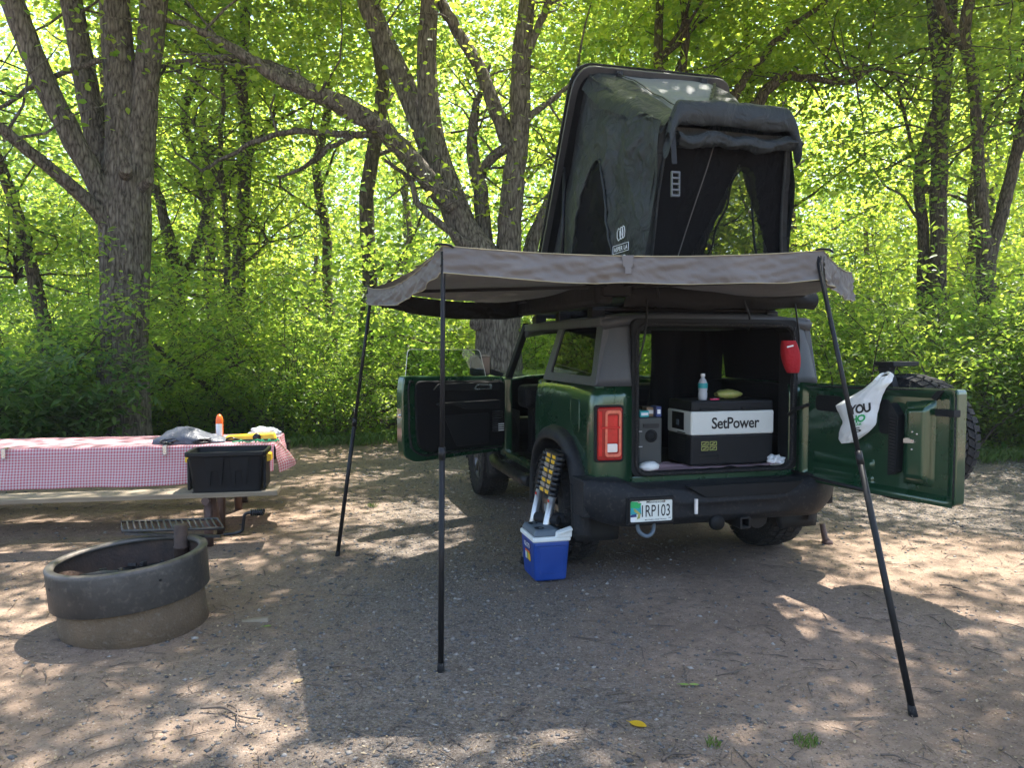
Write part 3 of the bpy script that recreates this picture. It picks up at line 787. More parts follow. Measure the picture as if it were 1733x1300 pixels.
for i, (x, y) in enumerate(spots):
    k = i % 3; loc = (x, y, 0); rz = rng.uniform(0, 6.28); s = rng.uniform(.8, 1.2)
    if i < 3: protos[k].matrix_basis = Matrix.Translation(Vector(loc)) @ Matrix.Rotation(rz, 4, 'Z') @ Matrix.Scale(s, 4)
    else: dup(protos[k], loc, rz, s)
# the far wood: one mass of leaf
NF = 250000
fy = rng.uniform(33, 66, NF); fx = rng.uniform(-.9, .95, NF) * fy; fz = 20 * rng.random(NF) ** 1.45
vs, fs = leaf_arrays(np.stack([fx, fy, fz], -1), .33, rng, width=.8)
tag(np_mesh('far_woods', vs, fs, MT['leaf_mid']), 'distant mass of green woods closing the view', 'woods', kind='stuff')

# understory shrubs ---------------------------------------------------------------
def shrub(seed, h, r, nst, per, size, name, label, group, z0=.15, mat='leaf_low'):
    rg = np.random.default_rng(seed); mb = MB(); cl = []
    for k in range(nst):
        a = rg.uniform(0, 6.28); L = h * rg.uniform(.55, 1.1); d = Vector((cos(a) * .45, sin(a) * .45, 1)).normalized(); q = [Vector((cos(a) * .12, sin(a) * .12, -.05))]
        for s in range(6):
            d = (d + Vector((cos(a) * .12 + rg.normal() * .12, sin(a) * .12 + rg.normal() * .12, rg.normal() * .08 - .03))).normalized(); q.append(q[-1] + d * L / 6)
        mb.tube(q, [.018, .015, .013, .011, .008, .006, .003], 5, cap=False)
        for s in range(1, 7):
            for e in range(3):
                b = rg.uniform(0, 6.28); l = r * rg.uniform(.15, .6) * (1.1 - s / 12); w = q[s] + Vector((cos(b) * l, sin(b) * l, .1 * l + rg.normal() * .1))
                mb.tube([q[s], (q[s] + w) / 2 + Vector((0, 0, .06)), w], [.006, .005, .002], 4, cap=False)
                cl += [w, (q[s] + w) / 2]
    cl = [c for c in cl if c.z > z0]
    pos = spray([tuple(c) for c in cl], per, (.17, .17, .10), rg)
    pos = pos[pos[:, 2] > .03]
    vs, fs = leaf_arrays(pos, size, rg, six=True, flat=.35, droop=-.3, width=.52)
    root = thing(name, label, 'shrub', (0, 0, 0), 0, group)
    mb.build('stem', MT['bark2'], root, fix=False)
    np_mesh('foliage', vs, fs, MT[mat], parent=root)
    return root
lab_s = 'green leafy shrub in the brush along the clearing edge'
lab_t = 'tall loose sapling in the brush along the clearing edge'
sh = [shrub(21, 1.7, 1.1, 9, 12, .085, 'brush_shrub', lab_s, 'shrubs along the clearing edge'),
      shrub(22, 2.3, 1.3, 9, 12, .080, 'brush_shrub', lab_s, 'shrubs along the clearing edge'),
      shrub(23, 3.8, 1.7, 9, 17, .09, 'brush_sapling', lab_t, 'saplings along the clearing edge', .5)]
place = []
def edge_y(x):          # depth where the brush starts
    return interp([(-14, 9.8), (-7.0, 10.4), (-6.0, 12.2), (-4.5, 12.6), (-1.5, 13.6), (2.5, 13.2), (4.5, 11.6), (7.5, 11.3), (14, 10.5)], x)
for row, (dd, step, kinds) in enumerate([(.3, 1.4, (0, 0, 1)), (1.3, 1.7, (1, 0, 2)), (2.8, 2.0, (1, 2, 2)), (5.0, 2.6, (1, 2, 2)), (8.5, 3.2, (1, 2, 2)), (13, 4.0, (1, 2, 2))]):
    x = -12 - dd
    while x < 13 + dd:
        xx = x + rng.uniform(-.35, .35) * step; yy = edge_y(xx) + dd + rng.uniform(-.3, .3)
        if abs(xx) < .85 * yy + 1.5 and all((xx - b.x) ** 2 + (yy - b.y) ** 2 > .35 for b in (b1, b2, b3, b4)):
            kk = kinds[rng.integers(3)]; pxx = CX + F * xx / yy
            if 590 < pxx < 705 and dd > 1: kk = 0
            if 622 < pxx < 680 and dd > 2: x += step; continue
            place.append((xx, yy, kk))
        x += step
for xx, yy in ((4.9, 11.2), (5.9, 12.0), (6.6, 11.3), (7.4, 12.2), (8.0, 11.4), (5.3, 13.4), (6.9, 13.6), (8.6, 12.9), (-7.4, 11.2), (-6.6, 12.4)): place.append((xx, yy, 2))
used = set()
for xx, yy, k in place:
    rz = rng.uniform(0, 6.28); s = rng.uniform(.8, 1.15)
    if 600 < CX + F * xx / yy < 702: s *= .72
    if k in used: dup(sh[k], (xx, yy, 0), rz, s)
    else:
        used.add(k); sh[k].matrix_basis = Matrix.Translation(Vector((xx, yy, 0))) @ Matrix.Rotation(rz, 4, 'Z') @ Matrix.Scale(s, 4)
s = shrub(31, 2.4, 1.6, 12, 14, .13, 'broadleaf_shrub', 'dense broad-leaved shrub crowding the foot of the furrowed tree', None, .15, 'leaf_low2')
s.matrix_basis = Matrix.Translation(Vector((-6.9, 9.5, 0)))
s = shrub(32, 1.8, 1.2, 10, 13, .12, 'broadleaf_shrub', 'low broad-leaved shrub leaning against the furrowed trunk', None, .15, 'leaf_low2')
s.matrix_basis = Matrix.Translation(Vector((-6.25, 10.0, 0)))
# ground cover at the wood's edge and through the wood
n = 26000
gx = rng.uniform(-14, 15, n); ey = np.array([edge_y(x) for x in gx]); gy = ey - .35 + 12 * rng.random(n) ** 1.8; gz = .02 + .38 * rng.random(n) ** 2 * np.minimum(1, (gy - ey + .5))
vs, fs = leaf_arrays(np.stack([gx, gy, gz], -1), .12, rng, droop=.1)
tag(np_mesh('ground_cover', vs, fs, MT['leaf_low']), 'low green ground cover at the edge of the woods', 'ground cover', kind='stuff')
def grass_blades(px, n, r, h, rg):
    vs = []; fs = []
    for i in range(n):
        a = rg.uniform(0, 6.28); d = r * sqrt(rg.random()); x = px[0] + cos(a) * d; y = px[1] + sin(a) * d; hh = h * rg.uniform(.4, 1.1); b = rg.uniform(0, 6.28); w = .0025; l = hh * rg.uniform(.2, .8)
        k = len(vs); vs += [(x - w * sin(b), y + w * cos(b), .0), (x + w * sin(b), y - w * cos(b), .0), (x + cos(b) * l * .4, y + sin(b) * l * .4, hh * .7), (x + cos(b) * l, y + sin(b) * l, hh)]
        fs += [(k, k + 1, k + 2), (k, k + 2, k + 3)]
    return np.array(vs), np.array(fs)
V = []; Fc = []; nb = 0
for i in range(150):
    x = rng.uniform(-5.5, -.5) if i < 75 else rng.uniform(3.5, 9); y = edge_y(x) - rng.uniform(.0, .9)
    v, f = grass_blades((x, y), 60, .22, .16, rng); V.append(v); Fc.append(f + nb); nb += len(v)
tag(np_mesh('verge_grass', np.concatenate(V), np.concatenate(Fc), MT['grass']), 'sparse green grass along the verge of the clearing', 'grass', kind='stuff')
for px, py, n_, r_, h_, lab in [(1364, 1258, 90, .055, .035, 'small bright green grass tuft on the dirt beside the outer awning pole'), (1208, 1262, 40, .03, .035, 'tiny grass sprout beside a dark twig'), (628, 858, 60, .06, .04, 'small green weed growing in the sunlit dirt beside the far awning pole')]:
    g = gp(px, py); v, f = grass_blades((0, 0), n_, r_, h_, rng); o = np_mesh('grass_tuft', v, f, MT['grass']); o.location = (g.x, g.y, 0); tag(o, lab, 'grass')
# fallen logs in the brush
for (a, c, r_, lab) in [(dy(370, 668, 13.2), dy(690, 690, 14.2), .13, 'grey fallen log lying in the brush between the table and the vehicle'), (dy(255, 582, 12.4), dy(440, 655, 13.4), .045, 'thin fallen branch propped in the brush near the furrowed trunk')]:
    root = thing('fallen_log', lab, 'log', ((a.x + c.x) / 2, (a.y + c.y) / 2, 0)); mb = MB()
    if r_ > .1: a.z = .32; c.z = .16
    else: c.z = .1
    sp = limb_path([(*a, r_), (*((a * 2 + c) / 3 + Vector((0, 0, .05))), r_ * .95), (*((a + c * 2) / 3), r_ * .8), (*c, r_ * .5)], 7, .1, 5)
    mb.tube([p[:3] for p in sp], [p[3] for p in sp], 12, ridge=.06, seed=3); mb.build('log', MT['bark2'], root, world=True)
    mb = MB(); m_ = (a + c) / 2; mb.tube([m_, m_ + Vector((.3, -.1, .35)), m_ + Vector((.7, -.2, .5))], [.05, .035, .015], 7); mb.build('broken_branch', MT['bark2'], root, world=True)

# ---------------------------------------------------------------- stones, twigs and litter on the ground (nobody could count them)
def scatter(n, xr, yr, bias=None):
    x = rng.uniform(*xr, n * 3); y = yr[0] + (yr[1] - yr[0]) * rng.random(n * 3) ** 1.7
    ok = np.abs(x) < .70 * y + .35
    if bias is not None: ok &= rng.random(n * 3) < bias(x, y)
    x, y = x[ok][:n], y[ok][:n]
    return np.stack([x, y, gh(x, y)], -1)
def gravel_bias(x, y):
    st = np.clip(1 - np.abs((x + .08 * y) / 1.8), 0, 1); dr = np.clip((x * .35 + y - 7.2) * .8, 0, 1) * np.clip(x - 1.2, 0, 1)
    return np.clip(.10 + .9 * np.maximum(st, dr), 0, 1)
pos = scatter(60000, (-7, 8.5), (2.2, 12.5), gravel_bias)
n = len(pos)
oct_v = np.array([(1, 0, 0), (0, 1, 0), (-1, 0, 0), (0, -1, 0), (0, 0, 1), (0, 0, -1)], float)
oct_f = np.array([(0, 1, 4), (1, 2, 4), (2, 3, 4), (3, 0, 4), (1, 0, 5), (2, 1, 5), (3, 2, 5), (0, 3, 5)])
sz = (.003 + .011 * rng.random(n) ** 4) * (1 + .08 * pos[:, 1])
yaw = rng.uniform(0, 6.28, n); sc = rng.uniform(.5, 1.3, (n, 1, 3)) * np.array([1, 1, .55])
v = oct_v[None] * sc * sz[:, None, None] + rng.normal(0, .12, (n, 6, 3)) * sz[:, None, None]
cx, sx_ = np.cos(yaw)[:, None], np.sin(yaw)[:, None]
v = np.stack([v[..., 0] * cx - v[..., 1] * sx_, v[..., 0] * sx_ + v[..., 1] * cx, v[..., 2]], -1) + pos[:, None, :] + np.array([0, 0, .001])
def stone_material():
    m, t, b = nt_new('loose_gravel')
    g = N(t, 'ShaderNodeNewGeometry')
    t.links.new(ramp(t, g.outputs['Random Per Island'], [(0, (.045, .045, .048)), (.5, (.105, .10, .097)), (.85, (.17, .15, .13)), (1, (.30, .27, .24))]), b.inputs['Base Color']); b.inputs['Roughness'].default_value = .8
    return m
tag(np_mesh('loose_gravel', v.reshape(-1, 3), ((np.arange(n) * 6)[:, None, None] + oct_f[None]).reshape(-1, 3), stone_material()), 'loose grey gravel scattered over the dirt', 'gravel', kind='stuff')
pos = scatter(4000, (-7, 8.5), (2.3, 12.5)); n = len(pos); pos[:, 2] += .004
yaw = rng.uniform(0, 6.28, n); L = .02 + .085 * rng.random(n) ** 3; w = .0012 + .0025 * rng.random(n) ** 2; d = np.stack([np.cos(yaw), np.sin(yaw), rng.normal(0, .05, n)], -1); h = np.stack([-np.sin(yaw), np.cos(yaw), 0 * yaw], -1)
mid = pos + h * (L * rng.normal(0, .12, n))[:, None] + np.array([0, 0, .003])
vv = []
for q, ww in ((pos - d * L[:, None], w * .6), (mid, w), (pos + d * L[:, None], w * .4)):
    vv += [q + h * ww[:, None], q - h * ww[:, None], q + np.array([0, 0, 1]) * (ww * 1.6)[:, None]]
vv = np.stack(vv, 1); tf = []
for s_ in (0, 3):
    for k in range(3): a, b_ = s_ + k, s_ + (k + 1) % 3; tf += [(a, b_, b_ + 3), (a, b_ + 3, a + 3)]
tag(np_mesh('twig_litter', vv.reshape(-1, 3), ((np.arange(n) * 9)[:, None, None] + np.array(tf)[None]).reshape(-1, 3), MT['twig']), 'small dark twigs strewn over the dirt', 'twigs', kind='stuff')
pos = scatter(12000, (-7, 8.5), (2.3, 13)); pos[:, 2] += .005
vs, fs = leaf_arrays(pos, .020, rng, droop=.0, flat=.25, width=.5)
tag(np_mesh('leaf_litter', vs, fs, MT['dry']), 'dry leaf and bark chips strewn over the dirt', 'leaf litter', kind='stuff')
def one_leaf(name, px, py, L, w, mat, lab, yaw, curl=.25, two=False):
    g = gp(px, py); mb = MB()
    def f(a, b):
        ww = w * sin(pi * min(.98, a * .92 + .06)) ** .8 * (b - .5) * 2
        return (L * (a - .5), ww, .006 + curl * (abs(ww) * .6 + L * .25 * (a - .5) ** 2))
    mb.grid(f, 8, 4)
    if two: mb.grid(lambda a, b: tuple(Vector(f(a, b)) + Vector((L * 1.05, .004, 0))), 8, 4)
    mb.tube([(-L * .5, 0, .008), (-L * .75, .004, .004)], .0012, 5)
    o = mb.build(name, MT[mat], None, loc=(g.x, g.y, 0), rot=(0, 0, yaw), fix=False); tag(o, lab, 'leaf'); return o
one_leaf('fallen_leaf', 1080, 1229, .075, .026, 'yellow_leaf', 'bright yellow fallen leaf lying on the dirt', -.6)
one_leaf('fallen_leaf', 1158, 1161, .045, .011, 'green_leaf', 'pair of pale green fallen leaves on the dirt', -.1, .2, True)
one_leaf('fallen_leaf', 908, 1266, .06, .014, 'dry', 'curled orange brown fallen leaf on the grey gravel', .5)
one_leaf('fallen_leaf', 505, 1155, .055, .02, 'dry', 'pale tan fallen leaf on the gravel near the straight awning pole', .9)
one_leaf('fallen_leaf', 452, 1062, .05, .014, 'green_leaf', 'single green fallen leaf beside the split wood chip', .2)
def stick(px, py, qx, qy, r, lab):
    a = gp(px, py); c = gp(qx, qy); a.z = c.z = r + .004; mb = MB(); d = c - a; nrm = Vector((-d.y, d.x, 0)).normalized()
    sp = smooth_path([tuple(a), tuple(a + d * .35 + nrm * d.length * .06 + Vector((0, 0, .01))), tuple(a + d * .7 - nrm * d.length * .03 + Vector((0, 0, .004))), tuple(c)], 5)
    mb.tube(sp, [r * (1 - .6 * i / len(sp)) for i in range(len(sp))], 7)
    e = a + d * .45; mb.tube([e, e + d * .15 + nrm * d.length * .12, e + d * .25 + nrm * d.length * .16], [r * .6, r * .4, r * .2], 5)
    o = mb.build('fallen_stick', MT['twig'], None, off=tuple(a), loc=tuple(a)); tag(o, lab, 'stick')
stick(340, 1203, 440, 1222, .006, 'dark forked stick on the dirt in front of the fire ring')
stick(385, 1196, 415, 1240, .004, 'thin stick crossing the shaded dirt in front of the fire ring')
stick(560, 1131, 660, 1148, .004, 'long thin twig on the gravel beside the straight awning pole')
stick(1120, 1292, 1175, 1278, .007, 'thick broken stick on the dirt near the yellow leaf')
stick(1490, 1282, 1560, 1302, .005, 'curved stick on the reddish dirt past the outer awning pole')
stick(1590, 993, 1640, 1004, .006, 'straight dark stick on the sunlit dirt beyond the outer awning pole')
stick(860, 1222, 905, 1192, .004, 'dark twig lying on the grey gravel beyond the straight awning pole')
# split wood chip near the fire ring
g = gp(434, 1053); mb = MB(); mb.hexa([(-.085, -.02, 0), (.07, -.03, 0), (.085, .02, 0), (-.05, .025, 0), (-.08, -.01, .014), (.07, -.02, .028), (.08, .015, .026), (-.05, .02, .012)])
tag(mb.build('wood_chip', MT['wood'], None, bevel=.003, loc=(g.x, g.y, .003), rot=(0, 0, .1)), 'split wood chip lying on the gravel beside the fire ring', 'wood')

# far parked car between the trunks
def far_car(px, py, Y, lab, mat):
    p = dy(px, py, Y); root = thing('parked_car', lab, 'car', (p.x, p.y, 0), .35)
    prof = [(-2.2, .35), (2.2, .35), (2.25, .75), (1.3, .92), (-2.1, .95), (-2.25, .7)]
    mb = MB(); mb.prism(prof, lambda a, b, t: (a, t, b), -.88, .88); mb.build('body', MT[mat], root, bevel=.08)
    mb = MB(); mb.hexa([(-1.9, -.8, .93), (1.15, -.8, .93), (1.15, .8, .93), (-1.9, .8, .93), (-1.35, -.62, 1.45), (.35, -.62, 1.45), (.35, .62, 1.45), (-1.35, .62, 1.45)]); mb.build('roof', MT[mat], root, bevel=.08)
    for s in (-1, 1):
        mb = MB(); mb.hexa([(-1.65, s * .795, .97), (.95, s * .795, .97), (.95, s * .815, .97), (-1.65, s * .815, .97), (-1.28, s * .68, 1.38), (.3, s * .68, 1.38), (.3, s * .70, 1.38), (-1.28, s * .70, 1.38)]); mb.build('window', MT['car_glass'], root)
        for x in (-1.35, 1.4):
            mb = MB(); mb.lathe([(.0, .1), (.2, .1), (.32, .09), (.33, 0), (.32, -.09), (0, -.1)], (x, s * .8, .33), (0, 1, 0), 20); mb.build('wheel', MT['rubber'], root)
far_car(652, 600, 30, 'white car parked far off among the trunks', 'car_white')
# ---------------------------------------------------------------- the off-road vehicle
VEH = thing('off_road_vehicle', 'dark green two-door off-road vehicle with its tailgate and front door open', 'vehicle', tuple(VO), PSI)
SIDE = [(.45, .82), (.6, .865), (.8, .885), (1.05, .888), (1.22, .882), (1.29, .868), (1.335, .845)]
def side(z): return interp(SIDE, z)
AX_R, AX_F, HUB, TR = .70, 3.30, .415, .415
def arch(v, c, r):
    x = abs(v - c) / r
    return HUB + r * (1 - x ** 2.5) ** (1 / 2.5) if x < 1 else 0
# body shell: rear corner and quarter panel, front wing, both sides
for sg in (-1, 1):
    mb = MB()
    path = [(.60, 0), (.70, 0), (.80, 0), (.842, .007), (.870, .028), (.885, .065)] + [(.885, .065 + (1.30 - .065) * i / 30) for i in range(1, 31)]
    def quarter(a, b, sg=sg, path=path):
        k = a * (len(path) - 1); i = min(int(k), len(path) - 2); u, v = [lerp(path[i][j], path[i + 1][j], k - i) for j in (0, 1)]
        zb = max(.67 if v < .25 else .60, arch(v, AX_R, .50)); z = lerp(zb, 1.335, b)
        w = max(0, (u - .80) / .085)
        uu = u if u < .8 else .80 + (side(z) - .80) * w
        return (sg * uu, v + (.012 * max(0, (z - 1.25) / .085) ** 2 if v < .05 else 0), z)
    mb.grid(quarter, len(path) - 1, 10)
    mb.grid(lambda a, b, sg=sg: (sg * lerp(.845, .76, b), lerp(.012, 1.30, a), 1.335 + .004 * sin(pi * b)), 6, 3)
    mb.build('quarter_panel', MT['paint'], VEH, solid=.012)
    mb = MB()
    def wing(a, b, sg=sg):
        v = lerp(2.52, 4.05, a); zb = max(.58, arch(v, AX_F, .50)); z = lerp(zb, 1.29, b)
        return (sg * (side(z) - .01 - .05 * max(0, (v - 3.7) / .35) ** 2), v, z)
    mb.grid(wing, 30, 8); mb.build('front_wing', MT['paint'], VEH, solid=.012)
mb = MB(); mb.bb(-.60, .64, -.002, .06, .655, .728)                               # strip under the tailgate opening
mb.build('rear_valance', MT['paint'], VEH, bevel=.008)
mb = MB(); mb.grid(lambda a, b: (lerp(-.80, .80, a), lerp(2.55, 4.02, b), 1.285 + .035 * sin(pi * a) + .012 * (1 if .12 < a < .88 else 0)), 16, 8)
mb.build('hood', MT['paint'], VEH, solid=.02)
mb = MB(); mb.bb(-.80, .80, 3.98, 4.06, .78, 1.27); mb.build('grille', MT['trim'], VEH, bevel=.02)
mb = MB(); mb.bb(-.93, .93, 3.95, 4.22, .48, .76); mb.build('front_bumper', MT['bumper'], VEH, bevel=.04)
# floor pan, sills, wheel houses, inner linings
mb = MB(); mb.bb(-.60, .60, .10, 3.95, .46, .58); mb.bb(-.60, .60, .02, 1.25, .58, .745); mb.bb(-.60, .60, 2.35, 2.5, .58, 1.2)
mb.bb(-.84, -.60, 1.30, 2.5, .46, .57); mb.bb(.60, .84, 1.30, 2.5, .46, .57)
mb.build('floor_pan', MT['interior'], VEH)
for sg in (-1, 1):
    for c in (AX_R, AX_F):
        mb = MB()
        def liner(a, b, sg=sg, c=c):
            th = pi * (a * 1.16 - .08); r = .497; x = cos(th); return (sg * lerp(.60, .872, b), c + r * (abs(x) ** .8) * (1 if x > 0 else -1), HUB + r * max(-.3, sin(th)) ** 1 if sin(th) < 0 else HUB + r * sin(th) ** .8)
        mb.grid(liner, 20, 2)
        mb.add([(sg * .60, c - .5, .40), (sg * .60, c + .5, .40), (sg * .60, c + .5, .95), (sg * .60, c - .5, .95)], [(0, 1, 2, 3)])
        mb.build('wheel_house', MT['trim'], VEH)
mb = MB()
mb.bb(-.83, -.72, .10, 1.28, .94, 1.32); mb.bb(.72, .83, .10, 2.4, .94, 1.32); mb.bb(.63, .80, .06, 2.2, 1.32, 1.33)
mb.build('cargo_side_trim', MT['interior'], VEH, bevel=.02)
# right-hand door (shut), left sill
mb = MB(); mb.grid(lambda a, b: (side(lerp(.60, 1.335, b)), lerp(1.31, 2.51, a), lerp(.60, 1.335, b)), 8, 8); mb.build('passenger_door', MT['paint'], VEH, solid=.05, sol_off=-1)
mb = MB(); mb.bb(-.87, -.80, 1.28, 2.54, .545, .605); mb.build('door_sill', MT['paint'], VEH, bevel=.01)
mb = MB(); mb.bb(-.86, -.78, 2.42, 2.56, .56, 1.30); mb.bb(-.86, -.78, 1.25, 1.32, .58, 1.33); mb.build('door_jamb', MT['paint'], VEH, bevel=.015)
# hardtop: side frames with the quarter windows, roof, pillars
def hs(z): return lerp(.855, .785, min(1, max(0, (z - 1.335) / .45)))
def sidepix(px, py):
    u = -.84
    for _ in range(6): p = su(px, py, u); u = -hs(p.z)
    return p.y, p.z
def ring(mb, outer, inner, to3, t0, t1):
    n = len(outer)
    vs = [to3(a, b, t0) for a, b in outer] + [to3(a, b, t0) for a, b in inner] + [to3(a, b, t1) for a, b in outer] + [to3(a, b, t1) for a, b in inner]
    fs = []
    for i in range(n):
        j = (i + 1) % n
        fs += [(i, j, n + j, n + i), (2 * n + i, 3 * n + i, 3 * n + j, 2 * n + j), (i, 2 * n + i, 2 * n + j, j), (n + i, n + j, 3 * n + j, 3 * n + i)]
    mb.add(vs, fs)
def rrect(x0, x1, y0, y1, r, k=4):
    o = []
    for cx_, cy_, a0 in ((x1 - r, y1 - r, 0), (x0 + r, y1 - r, 90), (x0 + r, y0 + r, 180), (x1 - r, y0 + r, 270)):
        for i in range(k + 1): a = radians(a0 + 90 * i / k); o.append((cx_ + r * cos(a), cy_ + r * sin(a)))
    return o
def rpoly(c, r, k=4):
    """round the corners of a polygon"""
    o = []; n = len(c)
    for i in range(n):
        p = Vector((*c[i], 0)); a = Vector((*c[i - 1], 0)); b = Vector((*c[(i + 1) % n], 0))
        d1 = (a - p).normalized() * min(r, (a - p).length * .45); d2 = (b - p).normalized() * min(r, (b - p).length * .45)
        for j in range(k + 1):
            t = j / k; q = (p + d1) * (1 - t) ** 2 + p * 2 * t * (1 - t) + (p + d2) * t * t; o.append((q.x, q.y))
    return o
OUT = rpoly([(.03, 1.338), (1.20, 1.338), (.98, 1.775), (.05, 1.775)], .02)
INN = rpoly([(.13, 1.40), (1.03, 1.40), (.87, 1.735), (.16, 1.735)], .04)
for sg in (-1, 1):
    def to3(a, b, t, sg=sg): return (sg * (hs(b) - t), a, b)
    mb = MB(); ring(mb, OUT, INN, to3, 0, .045); mb.build('quarter_frame', MT['hardtop'], VEH, bevel=.006)
    mb = MB(); mb.prism(INN, to3, .012, .018); mb.build('quarter_window', MT['tint'], VEH)
# rear pillars (rounded corner posts) and lintel
for sg, u0 in ((-1, .575), (1, .645)):
    def post(a, b, sg=sg, u0=u0):
        z = lerp(1.338, 1.775, b); c = hs(z); pp = [(u0, 0), (.68, 0), (c - .08, .0), (c - .03, .012), (c - .006, .035), (c - .001, .07), (c - .001, .12)]
        k = a * (len(pp) - 1); i = min(int(k), len(pp) - 2); u, v = [lerp(pp[i][j], pp[i + 1][j], k - i) for j in (0, 1)]
        return (sg * u, v + .05 * b, z)
    mb = MB(); mb.grid(post, 12, 8); mb.build('rear_pillar', MT['hardtop'], VEH, solid=.02)
def roofh(u, v): return 1.845 - .05 * abs(u / .80) ** 4 - .03 * max(0, (.25 - v) / .25) ** 2 - .06 * max(0, (v - 1.6) / .35) ** 2
mb = MB(); mb.grid(lambda a, b: (lerp(-.80, .80, a), lerp(.03, 1.95, b), roofh(lerp(-.8, .8, a), lerp(.03, 1.95, b))), 20, 16)
mb.build('roof', MT['hardtop'], VEH, solid=.06)
mb = MB()
for sg in (-1, 1): mb.bb(sg * .79 - .02, sg * .79 + .02, .06, 1.93, 1.735, 1.80)
mb.bb(-.78, .78, .06, .12, 1.735, 1.81); mb.build('roof_rail', MT['hardtop'], VEH, bevel=.012)
# windscreen frame and glass
mb = MB()
for sg in (-1, 1): mb.bar((sg * .79, 1.90, 1.79), (sg * .80, 2.50, 1.29), .055, .07)
mb.bb(-.78, .78, 1.87, 1.95, 1.72, 1.79); mb.build('windscreen_frame', MT['trim'], VEH, bevel=.01)
mb = MB(); mb.add([(-.77, 2.47, 1.31), (.77, 2.47, 1.31), (.765, 1.93, 1.765), (-.765, 1.93, 1.765)], [(0, 1, 2, 3)]); mb.build('windscreen', MT['glass'], VEH)
mb = MB(); mb.add([(.835, 1.22, 1.34), (.835, 2.42, 1.34), (.785, 1.95, 1.755), (.785, 1.02, 1.755)], [(0, 1, 2, 3)]); mb.build('passenger_window', MT['glass'], VEH)
mb = MB(); mb.bb(-.74, .74, 2.10, 2.42, 1.02, 1.24); mb.bb(-.18, .18, 1.5, 2.2, .58, .92); mb.build('dashboard', MT['interior'], VEH, bevel=.05)
mb = MB(); mb.tube([(-.36 + .18 * cos(a), 2.02 - .05 * sin(a), 1.16 + .18 * sin(a)) for a in [2 * pi * i / 24 for i in range(25)]], .016, 8); mb.bb(-.42, -.30, 2.0, 2.05, 1.12, 1.20); mb.bar((-.36, 2.04, 1.15), (-.36, 2.2, 1.08), .05, .05); mb.build('steering_wheel', MT['interior'], VEH)
# roof crossbars carrying the tent
for v in (.42, 1.15, 1.80):
    mb = MB(); mb.bb(-.74, .74, v - .035, v + .035, 1.850, 1.884)
    for sg in (-1, 1): mb.bb(sg * .70 - .05, sg * .70 + .05, v - .05, v + .05, 1.76, 1.870)
    mb.build('roof_crossbar', MT['black_metal'], VEH, bevel=.01)
# seats
for sg in (-1, 1):
    cu = -.29 if sg < 0 else .37
    mb = MB()
    def back(a, b, cu=cu):
        th = 2 * pi * a; z = lerp(.92, 1.46, b); w = .21 * (1 - .18 * max(0, b - .55)) ; t = .075 + .03 * sin(pi * b)
        c, s_ = cos(th), sin(th); return (cu + w * abs(c) ** .5 * (1 if c > 0 else -1), 1.42 - .30 * b * .55 + t * abs(s_) ** .6 * (1 if s_ > 0 else -1), z)
    mb.grid(back, 24, 10); mb.bb(cu - .20, cu + .20, 1.24, 1.32, 1.44, 1.46)
    st = mb.build('seat', MT['seat'], VEH)
    mb = MB(); mb.bb(cu - .24, cu + .24, 1.40, 1.92, .72, .95); mb.build('cushion', MT['seat'], st, bevel=.06, seg=3)
    mb = MB(); mb.bb(cu - .135, cu + .135, 1.18, 1.30, 1.49, 1.69); mb.bb(cu - .06, cu + .06, 1.22, 1.26, 1.44, 1.5); mb.build('headrest', MT['seat'], st, bevel=.04, seg=3)
# frame of the rear opening
mb = MB(); ring(mb, rrect(-.605, .665, .725, 1.79, .05), rrect(-.555, .605, .752, 1.735, .07), lambda a, b, t: (a, t, b), -.004, .14); mb.build('opening_frame', MT['trim'], VEH, bevel=.006)
mb = MB(); mb.tube([(a, -.010, b) for a, b in rrect(-.572, .622, .740, 1.752, .08, 6)] + [(.622, -.010, 1.67)], .013, 8); mb.build('rubber_seal', MT['rubber'], VEH)
mb = MB(); mb.bb(-.62, .66, .10, .5, 1.74, 1.80); mb.build('headliner', MT['interior'], VEH)
mb = MB()
mb.tube(smooth_path([(-.55, .10, 1.70), (-.60, .16, 1.5), (-.56, .13, 1.40), (-.55, .10, 1.36)], 5), .012, 6); mb.build('gas_strut', MT['black_metal'], VEH)
# tail lights
for sg in (-1, 1):
    u0, u1 = (-.858, -.682) if sg < 0 else (.690, .858)
    mb = MB(); ring(mb, rrect(u0 - .012, u1 + .012, .835, 1.215, .02), rrect(u0, u1, .848, 1.202, .02), lambda a, b, t: (a, t, b), -.022, .02); hh = mb.build('tail_light', MT['trim'], VEH, bevel=.004)
    mb = MB(); mb.prism(rrect(u0, u1, .848, 1.202, .02), lambda a, b, t: (a, t, b), -.030, .01); mb.build('lens', MT['red_dark'], hh, bevel=.008)
    mb = MB(); ring(mb, rrect(u0 + .050, u1 - .012, .872, 1.182, .022), rrect(u0 + .066, u1 - .030, .892, 1.160, .014), lambda a, b, t: (a, t, b), -.040, -.028); mb.build('light_guide', MT['pink_lens'], hh, bevel=.003)
    mb = MB(); mb.prism(rrect(u0 + .064, u1 - .038, .965, 1.148, .01), lambda a, b, t: (a, t, b), -.037, -.028); mb.bb(u0 + .004, u0 + .032, .87, 1.18, -.0, .0) if False else None; mb.bb(u0 + .006, u0 + .030, -.036, -.028, .88, 1.175); mb.bb(u0 + .02, u1 - .02, -.041, -.03, 1.06, 1.075); mb.build('brake_lamp', MT['red_lens'], hh, bevel=.003)
    mb = MB(); mb.prism(rrect(u0 + .064, u1 - .038, .903, .960, .01), lambda a, b, t: (a, t, b), -.037, -.028); mb.build('reversing_lamp', MT['white_lens'], hh, bevel=.003)
